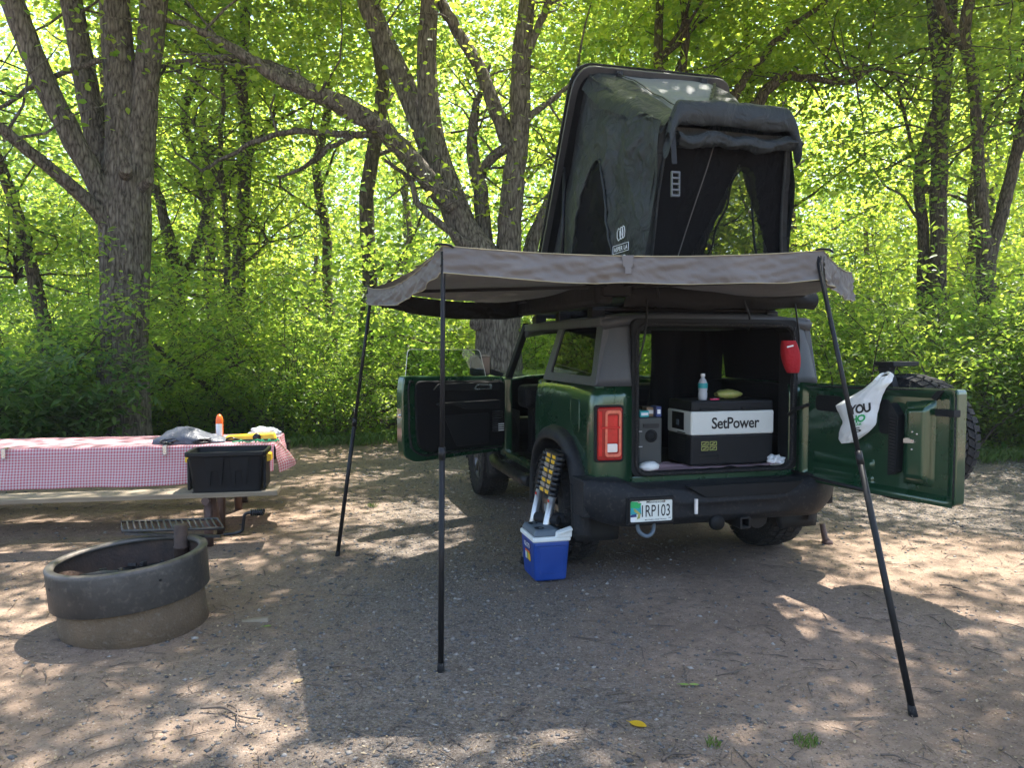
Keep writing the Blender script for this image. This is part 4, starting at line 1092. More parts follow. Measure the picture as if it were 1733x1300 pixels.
# rear bumper: shaped in plan and section
def bumper(a, b):
    u = lerp(-.955, .955, a); e = abs(u) / .955
    v0 = -.20 + .17 * max(0, (e - .70) / .30) ** 1.6
    mid = min(1, max(0, (.50 - abs(u - .04)) / .12))
    top = lerp(.735, .690, min(1, max(0, (.72 - abs(u)) / .10))); bot = .425 - .0 * mid + .05 * max(0, (e - .8) / .2)
    prof = [(.10, top + .0), (v0 + .10, top), (v0 + .03, top - .012 - .02 * mid), (v0 + .0, top - .06 - .06 * mid), (v0 - .005 + .02 * mid, lerp(bot, top, .45)), (v0 + .015, bot + .05), (v0 + .06, bot), (.12, bot + .02)]
    k = b * (len(prof) - 1); i = min(int(k), len(prof) - 2); v, z = [lerp(prof[i][j], prof[i + 1][j], k - i) for j in (0, 1)]
    return (u, v, z)
mb = MB(); mb.grid(bumper, 48, 14)
for sg in (-1, 1): mb.bb(sg * .93 - .025, sg * .93 + .025, -.03, .24, .47, .72)
bmp = mb.build('rear_bumper', MT['bumper'], VEH, bevel=.01)
mb = MB(); mb.prism(rpoly([(-.30, .682), (.58, .682), (.46, .605), (-.16, .605)], .02), lambda a, b, t: (a, t, b), -.208, -.15); mb.build('step_pad', MT['trim'], bmp, bevel=.01)
mb = MB(); mb.bb(-.245, -.225, -.218, -.20, .50, .60); mb.build('plate_lamp', MT['white_lens'], bmp, bevel=.002)
# number plate
pv0 = -.222
pl_a, pl_b = rv(1065, 846, pv0), rv(1139, 883, pv0); pu, pz = (pl_a.x + pl_b.x) / 2, (pl_a.z + pl_b.z) / 2
mb = MB(); mb.bb(pu - .165, pu + .165, pv0 + .006, pv0 + .03, pz - .088, pz + .088); mb.build('plate_recess', MT['trim'], bmp, bevel=.004)
mb = MB(); mb.prism(rrect(pu - .152, pu + .152, pz - .076, pz + .076, .01), lambda a, b, t: (a, t, b), pv0, pv0 + .004); plate = mb.build('number_plate', MT['sign_plate'], VEH)
def pt(dx, dz, t=.0016): return lambda a, b: (pu + dx + a, pv0 - t, pz + dz + b)
mb = MB(); letters(mb, 'plate', .198, .078, pt(.032, .0)); mb.build('registration', MT['black_print'], plate)
mb = MB(); letters(mb, 'minn', .13, .016, pt(.03, .058)); letters(mb, 'parks', .15, .008, pt(.03, -.058)); letters(mb, 'z4', .015, .009, pt(.128, -.052)); mb.build('plate_lettering', MT['black_print'], plate)
mb = MB(); ring(mb, rrect(pu - .158, pu + .158, pz - .082, pz + .082, .012), rrect(pu - .148, pu + .148, pz - .069, pz + .068, .012), lambda a, b, t: (a, t, b), pv0 - .006, pv0 + .004); mb.build('plate_surround', MT['black_metal'], plate)
for nm, mt_, poly, t in (('plate_sky', 'teal', [(-.145, -.02), (-.07, -.02), (-.075, .05), (-.145, .064)], .001), ('plate_forest', 'green_print', [(-.145, .025), (-.085, .02), (-.07, .05), (-.10, .062), (-.145, .066)], .0014),
                         ('plate_river', 'snack', [(-.125, .02), (-.11, .015), (-.075, -.015), (-.08, -.045), (-.10, -.05), (-.092, -.02), (-.12, .0)], .0018), ('plate_shore', 'navy', [(-.13, -.018), (-.105, -.015), (-.103, -.035), (-.145, -.036), (-.145, -.024)], .0018), ('plate_sticker', 'print', [(-.145, -.064), (-.115, -.064), (-.107, -.04), (-.145, -.04)], .002)):
    mb = MB(); mb.prism(poly, lambda a, b, q: (pu + a, pv0 - q, pz + b), .0, t); mb.build(nm, MT[mt_], plate)
mb = MB()
for dx in (-.09, .09): mb.cyl((pu + dx, pv0 - .008, pz + .06), (pu + dx, pv0, pz + .06), .006, 10)
mb.build('plate_screw', MT['chrome'], plate)
# hitch, tow hooks, under-body
mb = MB(); mb.bb(-.32, .32, -.06, .04, .40, .46); ring(mb, rrect(.10, .18, .375, .455, .01), rrect(.115, .165, .39, .44, .006), lambda a, b, t: (a, t, b), -.20, .0); mb.build('tow_hitch', MT['black_metal'], VEH, bevel=.004)
mb = MB(); mb.lathe([(0, -.03), (.05, -.03), (.055, 0), (.0, .02)], (-.06, -.16, .425), (0, 1, 0), 18); mb.build('trailer_socket', MT['trim'], VEH)
mb = MB(); mb.tube(smooth_path([(-.62, -.13, .46), (-.62, -.16, .40), (-.57, -.17, .365), (-.52, -.16, .39), (-.50, -.13, .46)], 5), .014, 8); mb.build('tow_hook', MT['cool_grey'], VEH)
mb = MB(); mb.cyl((-.70, AX_R, .41), (.70, AX_R, .41), .05, 12); mb.lathe([(0, -.12), (.10, -.10), (.14, 0), (.10, .10), (0, .12)], (.1, AX_R, .41), (0, 1, 0), 18); mb.cyl((-.62, 3.3, .41), (.62, 3.3, .41), .05, 10); mb.bb(-.5, -.42, .1, 3.9, .38, .48); mb.bb(.42, .5, .1, 3.9, .38, .48); mb.cyl((.35, -.02, .40), (.35, .55, .40), .075, 14); mb.build('axle_and_chassis', MT['black_metal'], VEH)
mb = MB()
for sg in (-1, 1):
    mb = MB(); mb.cyl((sg * .5, AX_R + .2, .36), (sg * .45, AX_R + .1, .75), .03, 10); mb.build('shock_absorber', MT['black_metal'], VEH)
# fender flares and mud flaps
for sg in (-1, 1):
    for c in (AX_R, AX_F):
        def flare(a, b, sg=sg, c=c):
            th = pi * (1.10 * a - .05); x, y = cos(th), sin(th); rs = 1 / (abs(x) ** 2.5 + abs(y) ** 2.5) ** (1 / 2.5)
            pr = [(.495, .80), (.492, .93), (.505, .958), (.545, .952), (.585, .925), (.600, .880), (.598, .85)]
            k = b * (len(pr) - 1); i = min(int(k), len(pr) - 2); r, u = [lerp(pr[i][j], pr[i + 1][j], k - i) for j in (0, 1)]
            return (sg * u, c + rs * r * x, HUB + rs * r * y)
        mb = MB(); mb.grid(flare, 40, 12); mb.build('fender_flare', MT['bumper'], VEH)
    for c, z0 in ((AX_R - .50, .27), (AX_F - .52, .27)):
        mb = MB()
        def flap(a, b, sg=sg, c=c, z0=z0):
            w = lerp(.62, .965, a); z = lerp(.66, z0, b); x = (a - .5) * 2
            if b > .8: w = lerp(w, .79 + (w - .79) * .9, (b - .8) / .2)
            return (sg * w, c - .05 * b + .012 * x * x, z)
        mb.grid(flap, 8, 8); mb.build('mud_flap', MT['trim'], VEH, solid=.012)
# running board
mb = MB(); mb.tube([(-.93, 1.25, .50), (-.95, 1.40, .49), (-.95, 2.4, .49), (-.92, 2.60, .50)], .052, 14); mb.build('running_board', MT['black_metal'], VEH)
for v in (1.5, 2.3):
    mb = MB(); mb.bar((-.94, v, .50), (-.70, v, .54), .05, .04); mb.build('board_bracket', MT['chrome'], VEH)
# fuel flap and body emblem recess
mb = MB(); c = [(.24, 1.01), (.42, 1.01), (.44, 1.24), (.26, 1.24)]; mb.prism(rpoly(c, .03), lambda a, b, t: (-(side(b) + t), a, b), -.004, .003); mb.build('fuel_flap', MT['paint'], VEH, bevel=.002)

# wheels -----------------------------------------------------------------------
def make_wheel(c, axis, name='wheel', parent=VEH):
    """axis: unit vector pointing outwards"""
    ax = Vector(axis).normalized(); c = Vector(c); x = ax.orthogonal().normalized()
    if abs(ax.z) < .9: x = Vector((0, 0, 1))
    y = ax.cross(x)
    mb = MB()
    mb.lathe([(.0, .085), (.055, .09), (.07, .075), (.19, .055), (.205, .10), (.222, .115), (.226, .095), (.205, .06), (.20, -.11), (.222, -.12), (.20, -.10), (0, -.06)], c, ax, 36)
    for k in range(8):
        a = 2 * pi * k / 8; d = x * cos(a) + y * sin(a); mb.bar(c + d * .05 + ax * .085, c + d * .205 + ax * .095, .045, .03, ax)
    for k in range(6):
        a = 2 * pi * (k + .5) / 6; d = x * cos(a) + y * sin(a); mb.cyl(c + d * .042 + ax * .08, c + d * .042 + ax * .108, .009, 6)
    w = mb.build(name, MT['rim'], parent, fix=False)
    mb = MB()
    mb.lathe([(.222, .105), (.245, .135), (.30, .146), (.35, .142), (.385, .128), (.398, .10), (.400, .0), (.398, -.10), (.385, -.128), (.35, -.142), (.30, -.146), (.245, -.135), (.222, -.105)], c, ax, 56)
    for k in range(46):                                   # tread blocks
        for r, (h0, h1, sh_) in enumerate([(-.142, -.078, .0), (-.068, -.012, .5), (-.004, .055, .1), (.068, .142, .55)]):
            a0 = 2 * pi * (k + sh_) / 46; a1 = a0 + 2 * pi / 46 * .74; sk = .03 * (1 if r in (1,) else -1 if r == 2 else 0)
            ro = .415 if r in (1, 2) else .411; pts = []
            for rr in (.39, ro):
                for aa, hh_ in ((a0 + sk, h0), (a1 + sk, h0), (a1 - sk, h1), (a0 - sk, h1)):
                    r2 = rr - (.014 if rr > .4 and abs(hh_) > .13 else 0); pts.append(c + (x * cos(aa) + y * sin(aa)) * r2 + ax * hh_)
            mb.hexa(pts)
    for k in range(46):                                   # shoulder lugs
        for s_ in (-1, 1):
            a0 = 2 * pi * (k + .1) / 46; a1 = a0 + 2 * pi / 46 * (.7 if k % 2 else .45); L = .335 if k % 2 else .355; pts = []
            for o_ in (.0, .008):
                for aa, rr in ((a0, L), (a1, L), (a1, .397), (a0, .397)):
                    base = interp([(.30, .146), (.35, .142), (.385, .128), (.40, .10)], rr); pts.append(c + (x * cos(aa) + y * sin(aa)) * rr + ax * s_ * (base - .004 + o_ * (1 if s_ else 1)))
            mb.hexa(pts)
    mb.build('tyre', MT['rubber'], w, fix=False)
    return w
make_wheel((-.83, AX_R, HUB), (-1, 0, 0)); make_wheel((.845, AX_R, HUB), (1, 0, 0))
make_wheel((-.815, AX_F, HUB), (-1, 0, 0)); make_wheel((.815, AX_F, HUB), (1, 0, 0))

# front door, open ------------------------------------------------------------------
DA = radians(205)
door_off = Vector((-.875, 2.47, 0))
def door_obj(mb, name, mat, parent, **k): return mb.build(name, mat, parent, **k)
mb = MB(); dp = rpoly([(0, .60), (1.02, .575), (1.13, .63), (1.15, .80), (1.15, 1.20), (1.13, 1.345), (1.08, 1.345), (0, 1.315)], .05)
mb.prism(dp, lambda a, b, t: (a, t, b), -.055, .045)
door = mb.build('front_door', MT['paint'], VEH, bevel=.012, loc=door_off, rot=(0, 0, DA))
mb = MB(); mb.prism(rpoly([(.02, .66), (.90, .655), (1.0, .72), (1.02, .85), (1.03, 1.20), (1.02, 1.30), (.02, 1.28)], .06), lambda a, b, t: (a, t, b), .040, .075); mb.build('inner_panel', MT['interior'], door, bevel=.012)
mb = MB(); mb.tube([(a, .052, b) for a, b in rpoly([(.02, .64), (.95, .635), (1.06, .70), (1.085, .85), (1.09, 1.22), (1.08, 1.315)], .05, 6)], .010, 8); mb.build('door_seal', MT['rubber'], door)
mb = MB(); mb.prism(rpoly([(.10, 1.19), (.86, 1.21), (.80, 1.27), (.10, 1.27)], .02), lambda a, b, t: (a, t, b), .072, .095); mb.prism(rpoly([(.12, 1.02), (.50, 1.03), (.62, 1.07), (.82, 1.075), (.82, 1.10), (.12, 1.10)], .02), lambda a, b, t: (a, t, b), .072, .13); mb.build('armrest', MT['trim'], door, bevel=.01)
mb = MB(); ring(mb, rpoly([(.20, 1.20), (.42, 1.205), (.38, 1.255), (.20, 1.25)], .02), rpoly([(.225, 1.21), (.40, 1.215), (.37, 1.245), (.225, 1.24)], .02), lambda a, b, t: (a, t, b), .09, .104); mb.build('door_handle', MT['chrome'], door)
mb = MB()
for k in range(9): mb.lathe([(.0, .0), (.048, .0), (.052, .008), (.048, .016), (0, .016)], (.135, .105, .80 + .022 * k), (0, 0, 1), 16)
mb.build('ribbed_holder', MT['black_metal'], door)
mb = MB()
for k in range(4): mb.bb(.10, .165, .155, .16, .81 + .02 * k, .818 + .02 * k)
mb.build('holder_label', MT['print'], door)
mb = MB(); mb.prism(rpoly([(.22, .69), (.60, .69), (.74, .98), (.22, .98)], .03), lambda a, b, t: (a, t, b), .074, .090); mb.build('map_pocket', MT['trim'], door, bevel=.008)
mb = MB(); mb.prism(rpoly([(.18, 1.30), (1.09, 1.30), (1.06, 1.58), (.26, 1.575)], .04), lambda a, b, t: (a, t, b), -.012, -.006); mb.build('door_window', MT['glass'], door)
mb = MB(); ring(mb, rpoly([(.18, 1.30), (1.09, 1.30), (1.06, 1.58), (.26, 1.575)], .04), rpoly([(.184, 1.304), (1.086, 1.304), (1.056, 1.576), (.264, 1.571)], .04), lambda a, b, t: (a, t, b), -.0125, -.0055); mb.build('glass_edge', MT['white_lens'], door)
mb = MB(); mb.bb(1.146, 1.156, -.03, .03, .98, 1.06); mb.cyl((1.15, 0, 1.0), (1.17, 0, 1.0), .012, 8); mb.build('door_latch', MT['chrome'], door)
# mirror on the wing, seen past the door
mb = MB(); mp = su(838, 625, -1.05)
mb.bb(-.20, .0, -.04, .05, -.10, .10); mir = mb.build('wing_mirror', MT['trim'], VEH, bevel=.03, loc=(-.98, 2.50, 1.42)); mb = MB(); mb.bar((-.0, 0, -.06), (.12, .02, -.10), .05, .05); mb.build('mirror_arm', MT['trim'], mir)
mb = MB(); mb.bb(-.185, -.015, -.046, -.041, -.085, .085); mb.build('mirror_glass', MT['car_glass'], mir, bevel=.01)  # dark glass colour stands in for the mirror's dark reflection

# tailgate, open ----------------------------------------------------------------------
GA = radians(-78)
gate_off = Vector((.70, -.03, 0))
mb = MB(); mb.prism(rpoly([(0, .66), (1.04, .655), (1.13, .67), (1.13, 1.355), (.02, 1.335)], .03), lambda a, b, t: (a, t, b), -.02, .075)
gate = mb.build('tailgate', MT['paint'], VEH, bevel=.012, loc=gate_off, rot=(0, 0, GA))
# pressed inner skin: raised rim, recessed field, trapezoid bulge
def inner(a, b):
    x = lerp(.0, 1.13, a); z = lerp(.665, 1.35, b)
    rim = min(1, max(0, min((x - .03) / .03, (1.11 - x) / .03, (z - .70) / .03, (1.325 - z) / .03)))
    y = -.045 + .028 * rim
    q = min(1, max(0, min((x - .80) / .05, (1.0 - x) / .03, (z - .76) / .05, (1.265 - z + .10 * (x - .8)) / .05)))
    y -= .07 * q
    s1 = min(1, max(0, min((x - .10) / .02, (.60 - x) / .02, (z - .80) / .015, (.875 - z) / .015))); y -= .014 * s1
    s2 = min(1, max(0, min((x - .10) / .02, (.60 - x) / .02, (z - .725) / .012, (.765 - z) / .012))); y -= .010 * s2
    return (x, y, z)
mb = MB(); mb.grid(inner, 72, 44); mb.build('pressed_skin', MT['paint'], gate, fix=False)
mb = MB(); mb.prism(rpoly([(.735, .80), (.79, .83), (.80, 1.18), (.76, 1.24), (.735, 1.26)], .015), lambda a, b, t: (a, t, b), -.085, -.01)
vent = mb.build('vent_strip', MT['trim'], gate, bevel=.004)
for k in range(17):
    mb = MB(); mb.bar((.745, -.088, .84 + .02 * k), (.785, -.088, .835 + .02 * k), .006, .009); mb.build('slat', MT['black_metal'], vent)
for (x0, x1, z0, z1) in ((.12, .34, 1.16, 1.27), (.62, .70, 1.05, 1.27)):
    mb = MB(); mb.prism(rrect(x0, x1, z0, z1, .03), lambda a, b, t: (a, t, b), -.026, -.005); mb.build('access_cover', MT['trim'], gate, bevel=.006)
mb = MB(); mb.prism(rpoly([(.85, 1.02), (.92, 1.025), (.92, 1.043), (.87, 1.052), (.85, 1.045)], .004), lambda a, b, t: (a, t, b), -.100, -.085)
for (x_, z_) in ((.90, 1.09), (.93, 1.08), (.90, .985)): mb.cyl((x_, -.092, z_), (x_, -.04, z_), .005, 8)
mb.build('latch', MT['chrome'], gate)
mb = MB(); mb.bb(1.02, 1.138, -.06, .0, 1.195, 1.235); mb.prism(rpoly([(1.02, 1.28), (1.07, 1.345), (1.03, 1.345), (.99, 1.30)], .01), lambda a, b, t: (a, t, b), -.058, -.04); mb.build('gate_catch', MT['trim'], gate, bevel=.006)
mb = MB(); mb.tube([(.02, -.035, 1.33), (.60, -.04, 1.335), (1.10, -.035, 1.345), (1.12, -.03, 1.30), (1.12, -.03, .72), (1.08, -.035, .672), (.5, -.035, .668), (.02, -.035, .672)], .009, 7); mb.build('gate_seal', MT['rubber'], gate)
for z in (.78, 1.20):
    mb = MB(); mb.bb(-.06, .05, -.02, .06, z - .05, z + .05); mb.build('hinge', MT['black_metal'], gate, bevel=.008)
mb = MB(); mb.tube(smooth_path([(-.05, -.10, 1.12), (.03, -.09, 1.17), (.10, -.06, 1.20)], 4), .012, 7); mb.build('gate_cable', MT['black_metal'], gate); mb = MB(); mb.tube([(-.06, -.06, .72), (.20, -.05, .69), (.55, -.04, .675)], .012, 6); mb.build('check_strap', MT['black_metal'], gate)
# spare wheel carried on the outer face; its bracket and the high brake light
w = make_wheel((.60, .285, 1.01), (0, 1, 0), 'spare_wheel', VEH); w.matrix_basis = Matrix.Translation(gate_off) @ Matrix.Rotation(GA, 4, 'Z')
mb = MB(); mb.cyl((.60, .07, 1.025), (.60, .20, 1.025), .16, 20); mb.build('spare_carrier', MT['black_metal'], gate)
mb = MB(); mb.prism(rpoly([(.52, 1.34), (.66, 1.34), (.62, 1.44), (.635, 1.475), (.54, 1.475), (.555, 1.43)], .012), lambda a, b, t: (a, t, b), .055, .115)
mb.bb(.52, .66, .05, .30, 1.475, 1.505); mb.build('high_brake_light', MT['trim'], gate, bevel=.01)
mb = MB(); mb.bb(.53, .65, .295, .306, 1.48, 1.50); mb.build('brake_lens', MT['red_dark'], gate)

def dark_sheet(a, b):  # added dark sheet, blacks out the passenger side of the cabin
    return (lerp(.06, .70, a), 1.12 + .03 * sin(a * 17) + .03 * noise.noise((a * 4, b * 3, 0)), lerp(1.735, .76, b))
mb = MB(); mb.grid(dark_sheet, 30, 12); mb.build('cabin_dark_sheet', MT['seat'], VEH, fix=False)
mb = MB(); mb.grid(lambda a, b: (lerp(.80, .745, b) - .03, lerp(.14, 1.15, a), lerp(1.34, 1.74, b)), 8, 4); mb.build('window_dark_sheet', MT['seat'], VEH, fix=False)  # added dark sheet blocking light through the right quarter window
# ---------------------------------------------------------------- rooftop tent
TOFF = (.12, 1.2, 1.945)
TENT = thing('rooftop_tent', 'black hard-shell rooftop tent raised open on the vehicle roof', 'tent', tuple(vw(*TOFF)), PSI)
def tb(mb, name, mat, parent=None, **k):
    return mb.build(name, MT[mat], parent or TENT, off=TOFF if True else None, **k)
UL, UR, VB, VF = -.50, .72, .18, 2.42            # left/right sides, rear end, hinge
mb = MB(); mb.bb(UL - .05, UR + .05, VB - .02, VF + .05, 1.884, 2.10); tb(mb, 'tent_base', 'lid', bevel=.025)
mb = MB(); mb.bb(UL - .06, UR + .06, VB - .035, VB - .01, 2.06, 2.085); mb.bb(UL - .065, UL - .045, VB, VF, 2.06, 2.085); mb.bb(UR + .045, UR + .065, VB, VF, 2.06, 2.085); tb(mb, 'base_trim', 'alu_dark', bevel=.004)
LT = rv(985, 112, 1.22); RT = rv(1240, 132, 1.22)
LH = Vector((UL - .06, VF, 2.13)); RH = Vector((UR + .06, VF, 2.13))
LTOP = Vector((UL - .08, 1.20, 3.86)); RTOP = Vector((UR + .10, 1.20, 3.86))
ld = (LTOP - LH); ln = Vector((0, ld.z, -ld.y)).normalized()      # outward normal of the lid (forward/up)
def lidp(a, b, t):
    p = LH.lerp(RH, a); q = LTOP.lerp(RTOP, a); return tuple(p.lerp(q, b) + ln * t)
LP = rpoly([(0, 0), (1, 0), (1, 1), (0, 1)], .11, 6)
mb = MB(); mb.prism(LP, lidp, -.02, .13); lid = tb(mb, 'shell_lid', 'lid', bevel=.03, seg=3)
mb = MB(); ring(mb, rpoly([(-.012, -.01), (1.012, -.01), (1.012, 1.008), (-.012, 1.008)], .12, 6), rpoly([(.03, .02), (.97, .02), (.97, .98), (.03, .98)], .10, 6), lidp, -.045, -.018)
mb.build('lid_rim', MT['alu_dark'], lid, off=TOFF, bevel=.006)
mb = MB(); ring(mb, rpoly([(-.014, -.01), (1.014, -.01), (1.014, 1.010), (-.014, 1.010)], .12, 6), rpoly([(.01, .01), (.99, .01), (.99, .99), (.01, .99)], .11, 6), lidp, .02, .035)
mb.build('lid_seam', MT['rubber'], lid, off=TOFF)
mb = MB()
for sg, x in ((0, UL - .03), (1, UR + .03)): mb.cyl((x, 1.7, 2.08), (x, 1.62, 3.1), .016, 10); mb.cyl((x, 1.66, 2.6), (x, 1.62, 3.15), .009, 8)
tb(mb, 'gas_strut', 'black_metal')
# the hoop that carries the rear hood
HZ, HV = 3.20, -.12
hl = rv(1122, 196, HV); hr = rv(1343, 214, HV)
def wob(p, s=3.0, a=.018, k=0.0): 
    q = Vector((p[0] * s, p[1] * s, p[2] * s + k)); return Vector(p) + Vector((noise.noise(q), noise.noise(q + Vector((9, 0, 0))), noise.noise(q + Vector((0, 7, 0))))) * a
HLp = Vector((hl.x, HV, hl.z)); HRp = Vector((hr.x, HV, hr.z))
# rear face bottom corners, side panels
BL = Vector((UL + .03, VB, 2.10)); BR = Vector((UR - .03, VB, 2.10))
WIN_L = [su(1000, 262, UL + .02), su(945, 437, UL + .02), su(1020, 437, UL + .02)]
def sidepanel(sg):
    u = UL + .03 if sg < 0 else UR - .03
    lt = LTOP if sg < 0 else RTOP; hp = HLp if sg < 0 else HRp
    top = [Vector((u, lt.y + .03, lt.z - .03)), Vector((u + (hp.x - u) * .5, lerp(lt.y, hp.y, .55), lerp(lt.z, hp.z, .62) - .06)), Vector((hp.x, hp.y + .02, hp.z - .02))]
    bot0 = Vector((u, VF - .08, 2.14)); bl = BL if sg < 0 else BR
    def edge_f(t): return Vector((u, lerp(bot0.y, lt.y + .03, t), lerp(bot0.z, lt.z - .03, t)))
    def edge_r(t):
        p = bl.lerp(top[2], t); p.y -= .05 * sin(pi * t); return p
    def f(a, b):
        p = edge_f(b).lerp(edge_r(b), a); tb_ = top[0].lerp(top[1], a * 2) if a < .5 else top[1].lerp(top[2], a * 2 - 1)
        p = p.lerp(Vector((lerp(edge_f(1).x, edge_r(1).x, a), tb_.y, tb_.z)), b ** 3)
        p.x += sg * (.07 * sin(pi * a) * sin(pi * min(1, b)) - .05 * sin(pi * a) * b ** 4) + .012 * sin(a * 23 + b * 9) * sin(pi * b) * a
        wr = noise.noise((a * 3.0 + b * 2.0, (b - a * .8) * 9.0, 1.7 * sg)); w2 = noise.noise((a * 7, (b + a * .5) * 14.0, 4.0))
        p.x += sg * (.060 * abs(wr) + .026 * w2) * min(1, 6 * a * (1 - a)) * (.35 + b * .65)
        return wob(p, 2.6, .03)
    return f
def arch_in(v, z, sg):
    """arched side window outline test, in (v,z)"""
    t = (z - 2.14) / (3.03 - 2.14)
    if t < 0 or t > 1: return False
    c = lerp(1.08, .86, t); w = lerp(.50, .12, t ** 1.0) * sqrt(max(0, 1 - max(0, (t - .85) / .15) ** 2)); return abs(v - c) < w
for sg in (-1, 1):
    f = sidepanel(sg); NU, NV = 100, 90
    can = MB(); net = MB(); vs = {}
    P = [[f(i / NU, j / NV) for j in range(NV + 1)] for i in range(NU + 1)]
    vv = [tuple(p) for r_ in P for p in r_]; cf = []; nf = []
    for i in range(NU):
        for j in range(NV):
            a = i * (NV + 1) + j; q = (a, a + NV + 1, a + NV + 2, a + 1); c = (P[i][j] + P[i + 1][j + 1]) / 2
            (nf if arch_in(c.y, c.z, sg) or (sg > 0 and arch_in(1.08 + (c.y - 1.08) / 1.3, c.z, sg)) else cf).append(q)
    can.add(vv, cf, True); tb(can, 'canvas_side', 'canvas', fix=False)
    net.add(vv, nf, True); tb(net, 'side_netting', 'netting_dark' if sg < 0 else 'netting', fix=False)
    # piping round the arched window and the rolled flap beside it
    mb = MB(); pts = []
    for s_ in range(25):
        t = s_ / 24; z = 2.14 + .89 * t; c = lerp(1.08, .86, t); w = lerp(.50, .12, t) * sqrt(max(0, 1 - max(0, (t - .85) / .15) ** 2)); pts.append((c + w, z))
    for s_ in range(25):
        t = 1 - s_ / 24; z = 2.14 + .89 * t; c = lerp(1.08, .86, t); w = lerp(.50, .12, t) * sqrt(max(0, 1 - max(0, (t - .85) / .15) ** 2)); pts.append((c - w, z))
    def near(v, z): return min((p for r_ in P for p in r_), key=lambda p: (p.y - v) ** 2 + (p.z - z) ** 2)
    pp = [near(v, z) for v, z in pts[::2]]
    pp = smooth_path([tuple(Vector(p) + Vector((sg * .008, 0, 0))) for p in pp], 3); mb.tube(pp, .010, 6); tb(mb, 'window_piping', 'canvas')
# roof slope from lid top to hoop, with the pale skylight panel
NU, NV = 40, 30
def slope(a, b):
    t0 = Vector((lerp(LTOP.x + .04, RTOP.x - .04, a), 1.22, 3.83)); t1 = HLp.lerp(HRp, a); t1.z += .05 * sin(pi * a) ** .5
    p = t0.lerp(t1, b); p.z -= .10 * sin(pi * b) * (.4 + .6 * sin(pi * a)); p.x += (.02 * (a - .5)) * sin(pi * b)
    e = abs(a - .5) * 2; p.z -= .16 * max(0, (e - .75) / .25) ** 2 * (1 - .3 * b)
    p.z += (.06 * abs(noise.noise((a * 9 - b * 3, b * 3, 2))) + .022 * noise.noise((a * 20, b * 9, 5))) * sin(pi * b)
    return wob(p, 3.0, .035)
P = [slope(i / NU, j / NV) for i in range(NU + 1) for j in range(NV + 1)]; cf = []; sf = []
for i in range(NU):
    for j in range(NV):
        a, b = (i + .5) / NU, (j + .5) / NV; q = i * (NV + 1) + j; fc = (q, q + NV + 1, q + NV + 2, q + 1)
        (sf if (.24 + .10 * b * 1.4 < a < .86 - .26 * b * 1.2 and .04 < b < .62) else cf).append(fc)
mb = MB(); mb.add(P, cf, True); tb(mb, 'canvas_roof', 'canvas', fix=False)
mb = MB(); mb.add(P, sf, True); tb(mb, 'skylight_panel', 'canvas_light', fix=False)
for a, b0, b1_ in ((.22, .02, .0), (.88, .02, .0)):
    mb = MB(); pts = [Vector(slope(lerp(a, .44 if a < .5 else .60, t), .04 + .62 * t)) + Vector((0, -.01, .012)) for t in [i / 8 for i in range(9)]]
    for p, q in zip(pts, pts[1:]): mb.bar(p, q, .022, .006)
    tb(mb, 'skylight_strap', 'black_metal')
mb = MB(); 
for a in (.24, .80): p = Vector(slope(a, .05)); mb.box(p + Vector((0, -.01, .01)), (.06, .015, .05))
tb(mb, 'strap_buckle', 'black_metal', bevel=.006)
# hood band: thick padded hoop over the rear door
def hood(a, b):
    p = HLp.lerp(HRp, a); e = abs(a - .5) * 2
    drop = .22 * max(0, (e - .80) / .20) ** 2.2
    p = p + Vector((0, 0, .07 - drop)); th = 2 * pi * b
    k_ = 1 + .10 * noise.noise((a * 9, cos(th) * 2, sin(th) * 2)) + .05 * noise.noise((a * 25, cos(th) * 4, sin(th) * 4))
    return wob(p + Vector((0, -.05 + .045 * cos(th) * k_, -.045 + (.080) * sin(th) * k_)), 4, .02)
mb = MB(); mb.grid(hood, 70, 20); tb(mb, 'rear_hood', 'canvas', fix=False)
# rolled-up door flap
def roll(a, b):
    p = HLp.lerp(HRp, lerp(.10, 1.02, a)); p = p + Vector((0, -.03 - .01 * sin(9 * a), -.145 - .03 * noise.noise((a * 5, 0, 0)))); th = 2 * pi * b
    r_ = .042 + .016 * noise.noise((a * 7, 2, 0)) + .016 * noise.noise((a * 6, cos(th) * 2.4 + 3, sin(th) * 2.4)) + .008 * noise.noise((a * 30, cos(th) * 3, sin(th) * 3))
    return wob(p + Vector((0, r_ * cos(th), r_ * sin(th))), 7, .02)
mb = MB(); mb.grid(roll, 90, 24); tb(mb, 'rolled_flap', 'canvas', fix=False)
# rear door face: canvas surround, insect netting with an inverted-V opening behind it
def rear(a, b):
    p = BL.lerp(BR, a).lerp(HLp.lerp(HRp, a) + Vector((0, .03, -.05)), b); p.y += .02 * sin(pi * a); return wob(p, 2.5, .015)
NU, NV = 130, 110
P = [rear(i / NU, j / NV) for i in range(NU + 1) for j in range(NV + 1)]; cf = []; nf = []; df = []
for i in range(NU):
    for j in range(NV):
        a, b = (i + .5) / NU, (j + .5) / NV; q = i * (NV + 1) + j; fc = (q, q + NV + 1, q + NV + 2, q + 1)
        edge = a < .05 or a > .95 or b > .92
        tri = abs(a - lerp(.60, .64, b)) < .34 * (1 - b / .80) if b < .80 else False
        (cf if edge else nf if tri else df).append(fc)
mb = MB(); mb.add(P, cf, True); tb(mb, 'door_surround', 'canvas', fix=False)
mb = MB(); mb.add(P, nf, True); tb(mb, 'door_netting', 'netting', fix=False)
mb = MB(); mb.add(P, df, True); tb(mb, 'door_curtain', 'netting_dark', fix=False)
